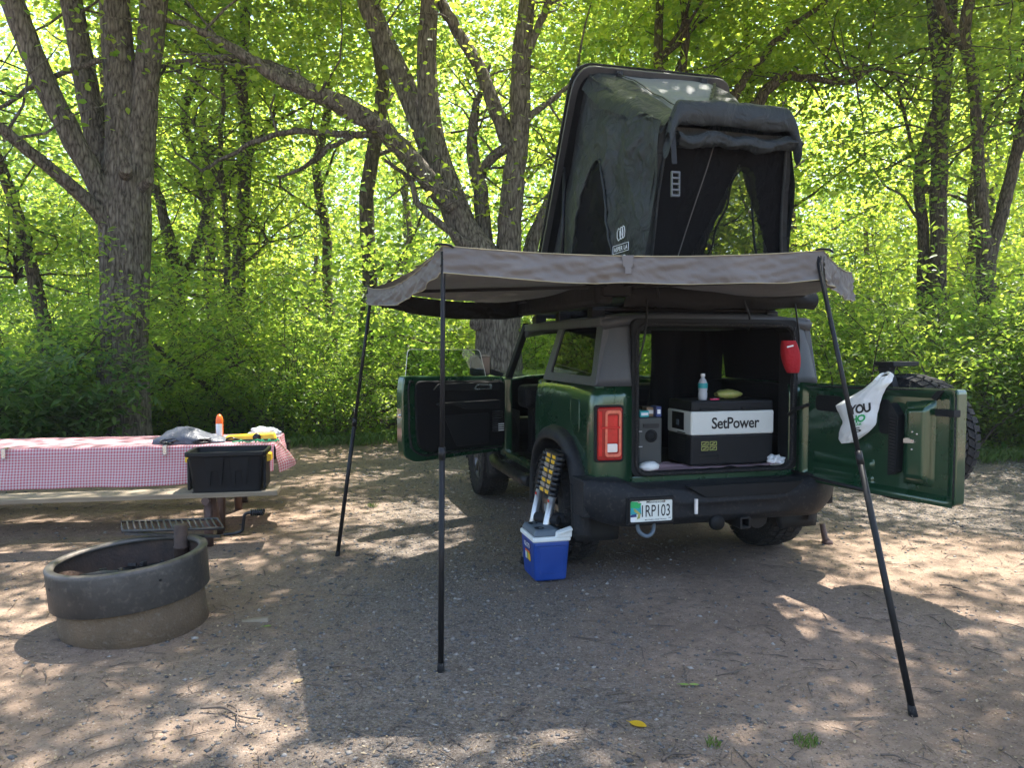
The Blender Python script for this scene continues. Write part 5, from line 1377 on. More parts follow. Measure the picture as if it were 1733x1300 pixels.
for a in (.05, .95):
    mb = MB(); pts = [Vector(rear(a, t / 10)) + Vector((0, -.012, 0)) for t in range(11)]; mb.tube(pts, .010, 6); tb(mb, 'door_piping', 'canvas')
mb = MB()
pts = [Vector(rear(lerp(.20, .42, t / 10), t / 10 * .95)) + Vector((0, -.010, 0)) for t in range(11)]; mb.tube(pts, .004, 5); tb(mb, 'zip_line', 'alu_dark')
mb = MB(); st = Vector(HLp) + Vector((.03, -.06, -.02)); en = rv(1123, 330, HV - .06)
mb.bar(st, (st.x + .02, st.y - .01, en.z + .2), .035, .005, (0, 1, 0)); tb(mb, 'hanging_strap', 'black_metal')
mb = MB(); pz0, pz1 = rv(1123, 330, HV - .08).z, rv(1123, 290, HV - .08).z; pxu = st.x + .022
ring(mb, rrect(pxu - .03, pxu + .03, pz0, pz1, .008), rrect(pxu - .022, pxu + .022, pz0 + .008, pz1 - .008, .004), lambda a, b, t: (a, t, b), HV - .09, HV - .07)
for k in range(5): z = lerp(pz0, pz1, k / 4); mb.bb(pxu - .03, pxu + .03, HV - .09, HV - .07, z - .006, z + .006)
tb(mb, 'strap_ladder_lock', 'alu_dark', bevel=.002)
# maker's lettering on the left side
fs_ = sidepanel(-1)
def side_at(v, z):
    best = None
    for i in range(30, 57):
        for j in range(0, 30):
            p = fs_(i / 56, j / 48)
            d_ = (p.y - v) ** 2 + (p.z - z) ** 2
            if best is None or d_ < best[0]: best = (d_, p)
    return best[1]
pc = su(1048, 420, UL - .03); base = side_at(pc.y, pc.z); 
def on_side(dv, dz):
    def fn(a, b): return (base.x - .030, pc.y + dv - a, pc.z + dz + b + .0 * a)
    return fn
mb = MB(); letters(mb, 'asper', .24, .032, on_side(0, 0)); letters(mb, 'tsp', .15, .045, on_side(-.02, -.075)); tb(mb, 'maker_lettering', 'print', fix=False)
mb = MB(); ff = on_side(0, 0)
for (a0, b0, a1, b1_) in ((-.14, -.028, .14, -.028), (-.14, .028, .14, .028), (-.14, -.028, -.14, .028), (.14, -.028, .14, .028)): mb.bar(ff(a0, b0), ff(a1, b1_), .003, .003)
for (cx_, w_) in ((-.03, .035), (.015, .03), (.05, .025)):
    pts = [ff(cx_ + w_ * cos(t), .105 + .045 * sin(t) + .1 * cx_) for t in [2 * pi * i / 7 for i in range(8)]]
    for p, q in zip(pts, pts[1:]): mb.bar(p, q, .004, .004)
tb(mb, 'maker_emblem', 'print', fix=False)

# ---------------------------------------------------------------- awning
TA, TB_, TC, TD = dy(622, 487, 5.60), dy(750, 417, 3.80), dy(1393, 425, 3.95), dy(1443, 462, 4.70)
HUBP = vw(-.72, .06, 2.03); V1 = vw(-.80, 1.95, 2.02); V2 = vw(.80, .35, 1.98)
AWN = thing('awning', 'grey wrap-around awning held out behind the vehicle on thin black poles', 'awning', (.6, 4.4, 0))
def tri_panel(mb, A, B, C, n=16, sag=.05):
    vs = {}; fs = []
    V_ = []
    for i in range(n + 1):
        for j in range(n + 1 - i):
            a, b = i / n, j / n; c = 1 - a - b; p = A * c + B * a + C * b
            w = a * b * c * 27; eb = 4 * a * b * (1 - c) 
            p = p - Vector((0, 0, sag * w + .045 * 4 * a * b)); p = p + Vector((0, 0, .012 * noise.noise(p * 2.5)))
            vs[(i, j)] = len(V_); V_.append(p)
    for i in range(n):
        for j in range(n - i):
            fs.append((vs[(i, j)], vs[(i + 1, j)], vs[(i, j + 1)]))
            if i + j < n - 1: fs.append((vs[(i + 1, j)], vs[(i + 1, j + 1)], vs[(i, j + 1)]))
    mb.add(V_, fs, True)
for A, B, C in ((HUBP, V1, TA), (HUBP, TA, TB_), (HUBP, TB_, TC), (HUBP, TC, TD), (HUBP, TD, V2)):
    mb = MB(); tri_panel(mb, A, B, C); mb.build('roof_panel', MT['awning'], AWN, world=True, fix=False)
def edge_curve(A, B, sag, n): return [A.lerp(B, i / n) - Vector((0, 0, sag * 4 * (i / n) * (1 - i / n))) for i in range(n + 1)]
def valance(A, B, h0, h1, sag, n, name='valance', mat='awning', flare=.015, seed=0, edge=True):
    top = edge_curve(A, B, sag, n); d = (B - A); nrm = Vector((d.y, -d.x, 0)).normalized()
    def f(a, b):
        k = a * n; i = min(int(k), n - 1); p = top[i].lerp(top[i + 1], k - i); h = lerp(h0, h1, a) * (1 + .10 * noise.noise((a * 5, seed, 0)))
        q = p + Vector((0, 0, .006 - h * b)) + nrm * (flare * b + .028 * b * noise.noise((a * 9 + seed, b * 2, 0)) + .022 * noise.noise((a * 14 + b * 4, b * 3 + seed, 3)) * (.2 + b) * (1.2 - b * .4) + .010 * noise.noise((a * 40 - b * 6, b * 5, seed)))
        return q
    mb = MB(); mb.grid(f, n * 6, 12); mb.build(name, MT[mat], AWN, world=True, fix=False)
    if edge:
        mb = MB(); mb.tube([f(i / (n * 2), 1.0) for i in range(n * 2 + 1)], .0028, 5); mb.build('edge_piping', MT['piping'], AWN, world=True)
        mb = MB(); mb.tube([f(i / (n * 2), .02) + nrm * .004 for i in range(n * 2 + 1)], .0028, 5); mb.build('edge_piping', MT['piping'], AWN, world=True)
    return f
valance(TA, TB_, .105, .135, .085, 24, seed=1)
vf = valance(TB_, TC, .135, .150, .040, 36, seed=2)
valance(TC, TD, .15, .17, .03, 16, seed=3)
valance(V1, TA, .16, .12, .06, 24, mat='awning_black', seed=4, edge=False)
# arms, poles, straps
for T in (TA, TB_, TC, TD):
    mb = MB(); mb.bar(HUBP - Vector((0, 0, .03)), T - Vector((0, 0, .035)), .035, .022); mb.build('arm', MT['black_metal'], AWN, world=True)
def cover(a, b):
    u = lerp(-.66, .80, a); z = lerp(2.03, 1.865 + .03 * noise.noise((a * 4, 3, 0)), b); return vw(u, .02 - .05 * sin(pi * b) + .03 * noise.noise((a * 7, b * 2, 0)), z)
mb = MB(); mb.grid(cover, 60, 10); mb.build('storage_cover', MT['awning_black'], AWN, world=True, fix=False)
mb = MB(); h = HUBP; mb.bb(h.x - .09, h.x + .11, h.y - .10, h.y + .10, 1.93, 2.03); mb.build('hub', MT['black_metal'], AWN, world=True, bevel=.02)
mb = MB(); mb.bar(vw(-.80, .0, 1.955), vw(-.80, 2.0, 1.955), .13, .15); mb.build('case_bag', MT['awning_black'], AWN, world=True, bevel=.03)
mb = MB(); mb.bar(vw(-.83, 1.62, 2.03), vw(-.83, 1.98, 2.03), .10, .10); mb.build('case_end', MT['black_metal'], AWN, world=True, bevel=.01)
def pole(T, base):
    a = Vector(base); a.z = 0; t = Vector(T); mb = MB()
    m_ = a.lerp(t, .52)
    mb.tube([a + (t - a) * .012, m_], .0150, 12); mb.tube([m_, t], .0118, 12); mb.tube([m_ - (t - a) * .015, m_ + (t - a) * .015], .0175, 12)
    p = mb.build('pole', MT['black_metal'], AWN, world=True)
    mb = MB(); mb.lathe([(0, 0), (.019, 0), (.018, .03), (.0155, .05), (0, .05)], a - Vector((0, 0, .004)), (t - a).normalized(), 12); mb.build('foot', MT['rubber'], p, world=False, off=tuple(AWN.location))
pole(dy(629, 493, 5.59), gp(571, 942)); pole(dy(750, 426, 3.81), gp(746, 1138)); pole(dy(1383, 433, 3.955), gp(1546, 1212))
for T, w_ in ((TA, .03), (TB_, .04), (TC, .03)):
    mb = MB(); mb.tube(smooth_path([tuple(T + Vector((-.04, -.01, .005))), tuple(T + Vector((-.01, -.012, .010))), tuple(T + Vector((.03, -.01, .006))), tuple(T + Vector((.05, .0, -.005)))], 4), .006, 6); mb.build('corner_loop', MT['black_metal'], AWN, world=True)
mb = MB(); k = .5; p0 = vf(.475, .0); p1 = vf(.475, .75)
mb.hexa([p0 + Vector((-.03, -.012, 0)), p0 + Vector((.03, -.012, 0)), p0 + Vector((.03, -.006, 0)), p0 + Vector((-.03, -.006, 0)), p0 + Vector((-.022, -.022, -.06)), p0 + Vector((.022, -.022, -.06)), p0 + Vector((.022, -.014, -.06)), p0 + Vector((-.022, -.014, -.06))])
mb.bar(p0 + Vector((0, -.02, -.05)), p0 + Vector((0, -.03, -.095)), .03, .006, (0, 1, 0)); mb.build('tie_tab', MT['awning'], AWN, world=True)
mb = MB()
for (u0, v0, z0, u1, v1, z1) in ((-.50, .0, 2.0, -.58, -.02, 1.45), (-.46, -.05, 2.02, -.42, .05, 1.86), (.62, .0, 1.96, .66, .0, 1.40), (.20, -.02, 1.95, .30, .05, 1.72)):
    a, c = vw(u0, v0, z0), vw(u1, v1, z1); mb.tube(smooth_path([tuple(a), tuple((a + c) / 2 + Vector((.02, -.02, -.02))), tuple(c)], 5), .007, 6)
mb.build('tie_strap', MT['black_metal'], AWN, world=True)

# ---------------------------------------------------------------- things in the cargo space
ZF = .747
fa, fb = rv(1169, 787, .10), rv(1308, 781, .10)
f0, f1 = fa.x, fb.x; fv = .10; fd = .36; zb = .775
zt = rv(1230, 678, .10).z; zw0 = rv(1169, 738, .10).z; zw1 = rv(1169, 697, .10).z
FR = thing('portable_fridge', 'black portable fridge with a white lettered band in the cargo space', 'fridge', tuple(vw((f0 + f1) / 2, fv + fd / 2, ZF)), PSI)
fo = ((f0 + f1) / 2, fv + fd / 2, ZF)
mb = MB(); mb.bb(f0, f1, fv, fv + fd, zb - .012, zw0 + .004); base_ = mb.build('base', MT['fridge'], FR, off=fo, bevel=.018, seg=3)
mb = MB(); mb.bb(f0 - .003, f1 + .003, fv - .003, fv + fd + .003, zw0, zw1); band = mb.build('white_band', MT['fridge_white'], FR, off=fo, bevel=.014, seg=3)
mb = MB(); mb.bb(f0 + .002, f1 - .002, fv + .002, fv + fd - .002, zw1 - .003, zt); flid = mb.build('lid', MT['fridge'], FR, off=fo, bevel=.014, seg=3)
mb = MB(); wd = (f1 - f0)
letters(mb, 'set', wd * .58, .082, lambda a, b: (f0 + wd * .53 + a, fv - .0045, (zw0 + zw1) / 2 + b)); mb.build('brand_lettering', MT['black_print'], band, off=fo, fix=False)
mb = MB(); mb.bb(f0 - .007, f0 - .002, fv + .10, fv + .28, zw0 + .03, zw1 - .015); mb.build('control_panel', MT['fridge'], band, off=fo, bevel=.002)
mb = MB(); mb.bb(f0 - .009, f0 - .006, fv + .17, fv + .21, zw0 + .06, zw0 + .10); mb.build('display', MT['cool_grey'], band, off=fo)
for x in (.22, .72):
    mb = MB(); mb.bb(f0 + wd * (x - .12), f0 + wd * (x + .12), fv - .010, fv + .01, zw1 + .004, zw1 + .022); mb.build('latch', MT['trim'], flid, off=fo, bevel=.003)
mb = MB()
for r_ in range(2):
    for k in range(18): mb.bb(f0 + .07 + k * .0085, f0 + .0745 + k * .0085, fv - .004, fv + .01, zb + .03 + r_ * .025, zb + .048 + r_ * .025)
mb.build('vent', MT['black_print'], base_, off=fo)
mb = MB()
for i in range(2):
    for j in range(2): ring(mb, rrect(f0 + .08 + i * .065, f0 + .135 + i * .065, zb + .095 + j * .035, zb + .125 + j * .035, .003), rrect(f0 + .085 + i * .065, f0 + .13 + i * .065, zb + .10 + j * .035, zb + .12 + j * .035, .002), lambda a, b, t: (a, t, b), fv - .003, fv + .002); mb.bar((f0 + .095 + i * .065, fv - .002, zb + .105 + j * .035), (f0 + .12 + i * .065, fv - .002, zb + .114 + j * .035), .006, .006)
mb.build('warning_label', MT['snack'], base_, off=fo)
mb = MB()
for k in range(9): mb.bb(f0 - .004, f0 + .004, fv + .08, fv + .2, zb + .05 + k * .02, zb + .058 + k * .02)
mb.build('side_vent', MT['black_print'], base_, off=fo)
# cloth under the fridge
def cl(a, b):
    u = lerp(-.50, .55, a); v = lerp(.015, .30, b); h = .014 + .034 * max(0, noise.noise((a * 9, b * 3, 1))) * (1.2 if a < .35 or a > .9 else .5)
    if v > fv - .01 and f0 - .01 < u < f1 + .01: h = .008
    return (u, v, h)
mb = MB(); mb.grid(cl, 60, 16, uv=lambda a, b: (a * 1.05, b * .285)); o = mb.build('checked_cloth', MT['gingham2'], None, loc=tuple(vw(0, 0, ZF)), rot=(0, 0, PSI), fix=False); tag(o, 'small checked cloth spread on the cargo floor under the fridge', 'cloth')
# power station
sa, sb = rv(1080, 782, .16), rv(1121, 706, .16)
ST = thing('power_station', 'grey box-shaped power station standing beside the portable fridge', 'power station', tuple(vw((sa.x + sb.x) / 2, .28, ZF)), PSI); so = ((sa.x + sb.x) / 2, .28, ZF)
mb = MB(); mb.bb(sa.x, sb.x, .16, .42, ZF + .006, sb.z); sbx = mb.build('casing', MT['station'], ST, off=so, bevel=.015, seg=3)
cxs = (sa.x + sb.x) / 2 + .005
mb = MB(); mb.prism(rpoly([(cxs - .055, sb.z - .075), (cxs + .055, sb.z - .075), (cxs + .062, sb.z - .045), (cxs - .062, sb.z - .045)], .01), lambda a, b, t: (a, t, b), .153, .17); mb.build('handle_recess', MT['black_print'], ST, off=so)
mb = MB(); mb.lathe([(0, .0), (.030, .0), (.034, .004), (.034, .012)], (cxs, .152, sb.z - .13), (0, 1, 0), 24); mb.lathe([(.036, .0), (.044, .0), (.044, .01)], (cxs, .152, sb.z - .13), (0, 1, 0), 24); mb.build('fan_grille', MT['trim'], ST, off=so)
mb = MB(); mb.bb(sa.x + .002, sa.x + .025, .153, .158, sb.z - .098, sb.z - .094); mb.bb(sa.x + .002, sa.x + .028, .153, .158, sb.z - .205, sb.z - .20); mb.build('socket_edge', MT['print'], ST, off=so)
# clutter on top of the station
zs = sb.z
def clutter(name, lab, cat, u, v, d, mat, rz=0, z=None):
    mb = MB(); mb.bb(-d[0] / 2, d[0] / 2, -d[1] / 2, d[1] / 2, 0, d[2]); o = mb.build(name, MT[mat], None, bevel=.004, loc=tuple(vw(u, v, zs if z is None else z)), rot=(0, 0, PSI + rz)); tag(o, lab, cat)
    mb = MB(); mb.bb(-d[0] / 2 + .008, d[0] / 2 - .008, -d[1] / 2 - .0012, -d[1] / 2 + .001, d[2] * .3, d[2] * .7); mb.build('label_panel', MT['print'], o)
clutter('snack_carton', 'small teal carton on top of the power station', 'carton', sa.x + .045, .22, (.075, .09, .045), 'teal', .2)
clutter('snack_carton', 'tan cardboard carton on top of the power station', 'carton', cxs + .03, .27, (.06, .10, .065), 'cardboard', -.1)
clutter('snack_carton', 'navy blue carton on top of the power station next to the fridge', 'carton', sb.x - .022, .22, (.04, .10, .075), 'navy', 0)
# bottle, clip, snack bag on the fridge
bp_ = rv(1189, 678, .20); 
BO = thing('water_bottle', 'clear plastic water bottle with a teal label standing on the fridge', 'bottle', tuple(vw(bp_.x, .20, zt)), PSI)
mb = MB(); mb.lathe([(0, 0), (.029, 0), (.032, .012), (.032, .05), (.029, .06), (.032, .07), (.032, .115), (.022, .145), (.013, .155), (.013, .17)], (0, 0, .0), n=24); mb.build('bottle_body', MT['bag_grey'], BO)
mb = MB(); mb.lathe([(.0328, .085), (.0335, .088), (.0335, .118), (.0328, .121)], n=24); mb.build('paper_label', MT['teal'], BO)
mb = MB(); mb.lathe([(0, .188), (.014, .188), (.0155, .18), (.0155, .168), (0, .168)], n=16); mb.build('cap', MT['print'], BO)
sp_ = rv(1235, 672, .22)
def pouch(a, b):
    x = lerp(-.10, .11, a); w = .055 * sin(pi * lerp(.12, .97, a)) ** .6; th = 2 * pi * b
    return (x, w * cos(th), .036 + .034 * sin(pi * lerp(.1, .98, a)) ** .7 * sin(th) + .008 * noise.noise((a * 9, cos(th) * 2, sin(th) * 2)))
mb = MB(); mb.grid(pouch, 20, 14); o = mb.build('snack_bag', MT['snack'], None, loc=tuple(vw(sp_.x, .24, zt)), rot=(0, 0, PSI), fix=False); tag(o, 'crumpled green snack bag lying on the fridge lid', 'snack bag')
pc_ = rv(1211, 676, .16); PC = thing('clothes_peg', 'pink plastic clothes peg lying on the fridge lid', 'peg', tuple(vw(pc_.x, .16, zt)), PSI + .2)
mb = MB(); mb.bar((-.035, 0, .006), (.035, .004, .006), .010, .010); mb.bar((-.035, .016, .006), (.035, .006, .006), .010, .010); mb.build('jaw', MT['pink'], PC, bevel=.002)
mb = MB(); mb.cyl((0, -.003, .012), (0, .02, .012), .004, 8); mb.build('spring', MT['chrome'], PC)
# white bundle and crumpled bag on the cargo floor
def blob(name, lab, cat, p, r, mat, seed, amp=.35, n=20):
    def f(a, b):
        th = 2 * pi * a; ph = pi * (b - .5); d = Vector((cos(th) * cos(ph), sin(th) * cos(ph), sin(ph)))
        k = 1 + amp * noise.noise(d * 1.9 + Vector((seed, 0, 0))) + amp * .5 * noise.noise(d * 5 + Vector((seed, 3, 0))) + amp * .25 * abs(noise.noise(d * 11))
        return (d.x * r[0] * k, d.y * r[1] * k, r[2] + d.z * r[2] * k)
    mb = MB(); mb.grid(f, n * 2, n); o = mb.build(name, MT[mat], None, loc=tuple(p), rot=(0, 0, PSI), fix=False); tag(o, lab, cat); return o
blob('white_bundle', 'small smooth white bundle on the cargo floor below the power station', 'bundle', vw(sa.x + .035, .06, ZF + .004), (.075, .045, .033), 'cool_white', 3, .12)
blob('crumpled_bag', 'crumpled white plastic bag on the cargo floor next to the fridge', 'plastic bag', vw(.545, .07, ZF + .004), (.06, .045, .035), 'bag_white', 5, .5)
# red pouch hanging on the right pillar
rp = rv(1334, 602, -.06)
def rpch(a, b):
    z = lerp(.105, -.12, b); w = .068 * (1 - .12 * abs(b - .4)) * (sin(pi * lerp(.16, .90, b)) ** .35); th = 2 * pi * a; c, s_ = cos(th), sin(th)
    return (w * abs(c) ** .6 * (1 if c > 0 else -1) + .04 * b, .04 * abs(s_) ** .7 * (1 if s_ > 0 else -1) * sin(pi * lerp(.12, .9, b)) ** .5, z)
RP = thing('nylon_pouch', 'red nylon pouch hanging at the tailgate opening', 'pouch', tuple(vw(rp.x, -.06, rp.z)), PSI)
mb = MB(); mb.grid(rpch, 28, 16); mb.build('pouch', MT['red_bag'], RP, fix=False)
mb = MB(); mb.box((-.015, -.042, .065), (.05, .004, .010), Matrix.Rotation(-.2, 3, 'Y')); mb.build('zip_pull', MT['print'], RP)
mb = MB(); mb.tube([(.03, 0, .10), (.045, .0, .17), (.05, .0, .20)], .006, 6); mb.tube([(.07, 0, -.11), (.075, 0, -.17)], .006, 6); mb.build('strap', MT['black_metal'], RP)

# ---------------------------------------------------------------- shopping bag on the tailgate
GM = Matrix.Translation(VO) @ Matrix.Rotation(PSI, 4, 'Z') @ Matrix.Translation(gate_off) @ Matrix.Rotation(GA, 4, 'Z')
GI = GM.inverted()
def gpix(px, py, y=-.075):
    o_ = GI @ CAM; d = GI.to_3x3() @ ray(px, py); return o_ + d * ((y - o_.y) / d.y)
Lc = [(1484, 640), (1466, 655), (1446, 668), (1430, 677), (1414, 686), (1420, 700), (1427, 716), (1420, 732), (1419, 742), (1424, 751)]
Rc = [(1510, 634), (1510, 646), (1500, 656), (1494, 668), (1489, 684), (1485, 700), (1483, 718), (1470, 732), (1458, 740), (1444, 749)]
def bagf(a, b, back=False):
    k = b * 9; i = min(int(k), 8); t = k - i
    l = (lerp(Lc[i][0], Lc[i + 1][0], t), lerp(Lc[i][1], Lc[i + 1][1], t)); r_ = (lerp(Rc[i][0], Rc[i + 1][0], t), lerp(Rc[i][1], Rc[i + 1][1], t))
    p = gpix(lerp(l[0], r_[0], a), lerp(l[1], r_[1], a)); bul = .055 * sin(pi * a) ** .6 * sin(pi * min(1, b * .9 + .05)) ** .8
    p.y += (.035 if back else -bul) * (sin(pi * a) ** .5 if back else 1) + .010 * noise.noise((a * 6, b * 9, 2 if back else 0))
    return GM @ p
bc = bagf(.5, 1.0)
BAG = thing('shopping_bag', 'white plastic shopping bag with bold lettering hanging on the open tailgate', 'shopping bag', tuple(bc), PSI + GA)
mb = MB(); mb.grid(lambda a, b: bagf(a, b), 24, 40); mb.grid(lambda a, b: bagf(a, b, True), 24, 40); mb.build('bag_film', MT['bag_white'], BAG, world=True, fix=False)
mb = MB(); top = GM @ Vector((.60, .06, 1.43)); q = bagf(.95, .02); q2 = bagf(.3, .06)
mb.tube(smooth_path([tuple(q), tuple(q.lerp(top, .5) + Vector((0, 0, .01))), tuple(top)], 5), [.016 - .001 * i for i in range(11)], 7); mb.tube(smooth_path([tuple(q2), tuple(q2.lerp(top, .5) + Vector((0, 0, .015))), tuple(top)], 5), [.014 - .0008 * i for i in range(11)], 7); mb.build('bag_handle', MT['bag_white'], BAG, world=True)
def baglet(key, x0, y0, x1, y1, mat, name, tilt=0):
    """a word inside the pixel box, laid on the bag's front"""
    mb = MB()
    def fn(a, b):
        px = lerp(x0, x1, a + .5); py = lerp(y1, y0, b + .5) - tilt * (a + .5)
        bb_ = None; lo, hi = 0.0, 1.0
        for _ in range(18):
            m_ = (lo + hi) / 2; k = m_ * 9; i = min(int(k), 8); t = k - i; yl = lerp(Lc[i][1], Lc[i + 1][1], t); yr = lerp(Rc[i][1], Rc[i + 1][1], t); xl = lerp(Lc[i][0], Lc[i + 1][0], t); xr = lerp(Rc[i][0], Rc[i + 1][0], t)
            aa = (px - xl) / (xr - xl); yy = lerp(yl, yr, aa)
            if yy < py: lo = m_
            else: hi = m_
        p = bagf(min(1, max(0, aa)), m_); return p + (CAM - p).normalized() * .004
    letters(mb, key, 1, 1, fn); mb.build(name, MT[mat], BAG, world=True, fix=False)
baglet('you', 1448, 686, 1479, 702, 'black_print', 'bag_lettering', 5)
baglet('ho', 1450, 704, 1472, 717, 'green_print', 'bag_lettering', 4)
baglet('team', 1452, 717, 1466, 721, 'green_print', 'bag_lettering', 2)
baglet('s', 1453, 724, 1463, 732, 'black_print', 'bag_lettering', 2)

# ---------------------------------------------------------------- cooler, foam rolls, ladder
ca = gp(903, 989); CO = thing('cooler', 'blue picnic cooler with a grey lid standing behind the rear wheel', 'cooler', (ca.x, ca.y, 0), PSI)
CO.matrix_basis = CO.matrix_basis @ Matrix.Diagonal((1, 1, .91, 1))
W_, D_ = .26, .32
def cb(x, y): return x, y
mb = MB(); tp = .018
mb.hexa([(tp, tp, .004), (W_ - tp, tp, .004), (W_ - tp, D_ - tp, .004), (tp, D_ - tp, .004), (0, 0, .315), (W_, 0, .315), (W_, D_, .315), (0, D_, .315)]); cbod = mb.build('tub', MT['blue'], CO, bevel=.022, seg=3)
mb = MB(); mb.prism(rpoly([(.05, .06), (W_ - .04, .06), (W_ - .035, .27), (.045, .27)], .02), lambda a, b, t: (a, .018 - (b - .06) * .055 + t, b), -.006, .01); mb.bb(.012, W_ - .012, -.006, .01, .275, .292); mb.build('panel_relief', MT['blue'], cbod, bevel=.005)
mb = MB(); mb.bb(-.006, W_ + .006, -.006, D_ + .006, .305, .345); mb.build('rim', MT['cool_white'], CO, bevel=.014, seg=3)
mb = MB(); mb.hexa([(.0, .0, .345), (W_ - .0, .0, .345), (W_, D_, .345), (0, D_, .345), (.018, .02, .395), (W_ - .10, .03, .40), (W_ - .10, D_ - .03, .40), (.018, D_ - .02, .395)]); lidc = mb.build('lid', MT['cool_grey'], CO, bevel=.016, seg=3)
mb = MB()
for y in (.07, .22): mb.lathe([(.0, .0), (.022, .0), (.028, .004), (.034, .004)], (.06, y, .3965), n=20)
mb.build('cup_recess', MT['foam'], lidc)
mb = MB(); mb.hexa([(.15, -.012, .335), (W_ + .01, -.012, .335), (W_ + .01, .05, .335), (.15, .05, .335), (.16, -.010, .375), (W_ + .012, -.010, .41), (W_ + .012, .03, .415), (.16, .03, .38)]); mb.bar((.17, -.02, .37), (W_ + .01, -.02, .40), .018, .022); mb.build('handle', MT['cool_white'], CO, bevel=.008)
mb = MB(); letters(mb, 'igloo', .13, .036, lambda a, b: (-.0035 + (.315 - (.255 + b)) * .058, .165 - a, .255 + b)); mb.build('brand_lettering', MT['print'], CO, fix=False)
mb = MB(); mb.prism([(.225, .285), (.07, .278), (.09, .235), (.20, .235)], lambda a, b, t: (t + (.315 - b) * .058, a, b), -.0018, .004); mb.build('brand_patch', MT['navy'], CO)
mb = MB(); mb.prism(rrect(.10, .22, .135, .215, .006), lambda a, b, t: (t + (.315 - b) * .058, a, b), -.002, .004); stk = mb.build('sticker', MT['black_print'], CO)
for (y0, y1, z0, z1, m_) in ((.10, .145, .14, .195, 'yellow'), (.147, .18, .14, .195, 'snack'), (.182, .218, .14, .195, 'fridge_white'), (.11, .215, .198, .212, 'orange')):
    mb = MB(); mb.prism(rrect(y0, y1, z0, z1, .003), lambda a, b, t: (t + (.315 - b) * .058, a, b), -.0032, .0); mb.build('sticker_panel', MT[m_], stk)
for k, (x0, y0) in enumerate(((.115, .27), (.190, .285))):
    d = Vector((.85, -1.0, 0)).normalized(); a = Vector((x0 - .02, y0, .432)); c = a + d * (.19 if k == 0 else .17); root = thing('foam_roll', ('longer' if k == 0 else 'shorter') + ' black foam tube lying on the cooler lid', 'foam tube', tuple(CO.matrix_basis @ ((a + c) / 2 - Vector((0, 0, .034)))), PSI)
    mb = MB(); ln_ = (c - a).length; ax = (c - a).normalized(); mb.lathe([(.017, 0), (.031, 0), (.034, .004), (.034, ln_ - .004), (.031, ln_), (.017, ln_)], a - (a + c) / 2 + Vector((0, 0, .034)), ax, 20, closed=True); mb.build('tube', MT['foam'], root, fix=False)
# telescopic ladder
l0, l1 = Vector((-1.165, .36, 0)), Vector((-1.165, .66, 0))
LA = thing('telescopic_ladder', 'collapsed telescopic ladder with yellow labels leaning against the rear wheel', 'ladder', tuple(vw(-1.07, .53, 0)), PSI); lo_ = (-1.07, .53, 0)
tilt = Vector((.20, -.06, 1)).normalized()
zs0 = .57
for l, hh in ((l0, .60), (l1, .60)):
    mb = MB(); mb.tube([l + tilt * .02, l + tilt * hh], .027, 14); mb.build('stile', MT['steel'], LA, off=lo_)
    mb = MB(); mb.tube([l, l + tilt * .05], .031, 14); mb.build('foot', MT['rubber'], LA, off=lo_)
    for k in range(8):
        z = zs0 + .036 * k; mb = MB(); p = l + tilt * z; mb.lathe([(0, 0), (.032, 0), (.035, .004), (.035, .026), (.031, .031), (.0, .031)], p, tilt, 16); mb.build('clamp_cap', MT['black_iron'], LA, off=lo_)
    mb = MB(); mb.box(l + tilt * (zs0 - .03) + Vector((-.027, -.01, 0)), (.004, .02, .02)); mb.build('warning_tag', MT['red_lens'], LA, off=lo_)
for k in range(8):
    z = zs0 + .036 * k; a, c = l0 + tilt * (z + .016), l1 + tilt * (z + .016)
    mb = MB(); mb.bar(a, c, .034, .029); rg_ = mb.build('rung', MT['steel'], LA, off=lo_, bevel=.003)
    if k % 2 == 0 or k == 7:
        for t in (.30, .70): mb = MB(); p = a.lerp(c, t); mb.box(p + Vector((-.0175, 0, 0)), (.003, .07, .026)); mb.build('label', MT['yellow'], rg_, off=lo_)
    mb = MB(); p = a.lerp(c, .5); mb.box(p + Vector((-.0185, 0, 0)), (.004, .016, .040)); mb.build('strap', MT['black_iron'], rg_, off=lo_)
mb = MB(); p0_ = l0 + tilt * (zs0 + .295); p1_ = l1 + tilt * (zs0 + .295); mb.bar(p0_, p1_, .05, .02); mb.build('top_cover', MT['black_iron'], LA, off=lo_, bevel=.005)
# short stake past the mud flap
g = gp(1400, 921); PO = thing('ground_stake', 'short brown stake standing past the rear mud flap', 'stake', (g.x, g.y, 0)); mb = MB(); mb.tube([(-.045, 0, .17), (-.02, 0, .05), (0, 0, .02)], [.022, .024, .03], 10); mb.build('shaft', MT['brown_steel'], PO); mb = MB(); mb.lathe([(0, -.004), (.045, -.004), (.04, .03), (.0, .04)], (0, 0, 0), n=14); mb.build('foot', MT['brown_steel'], PO)
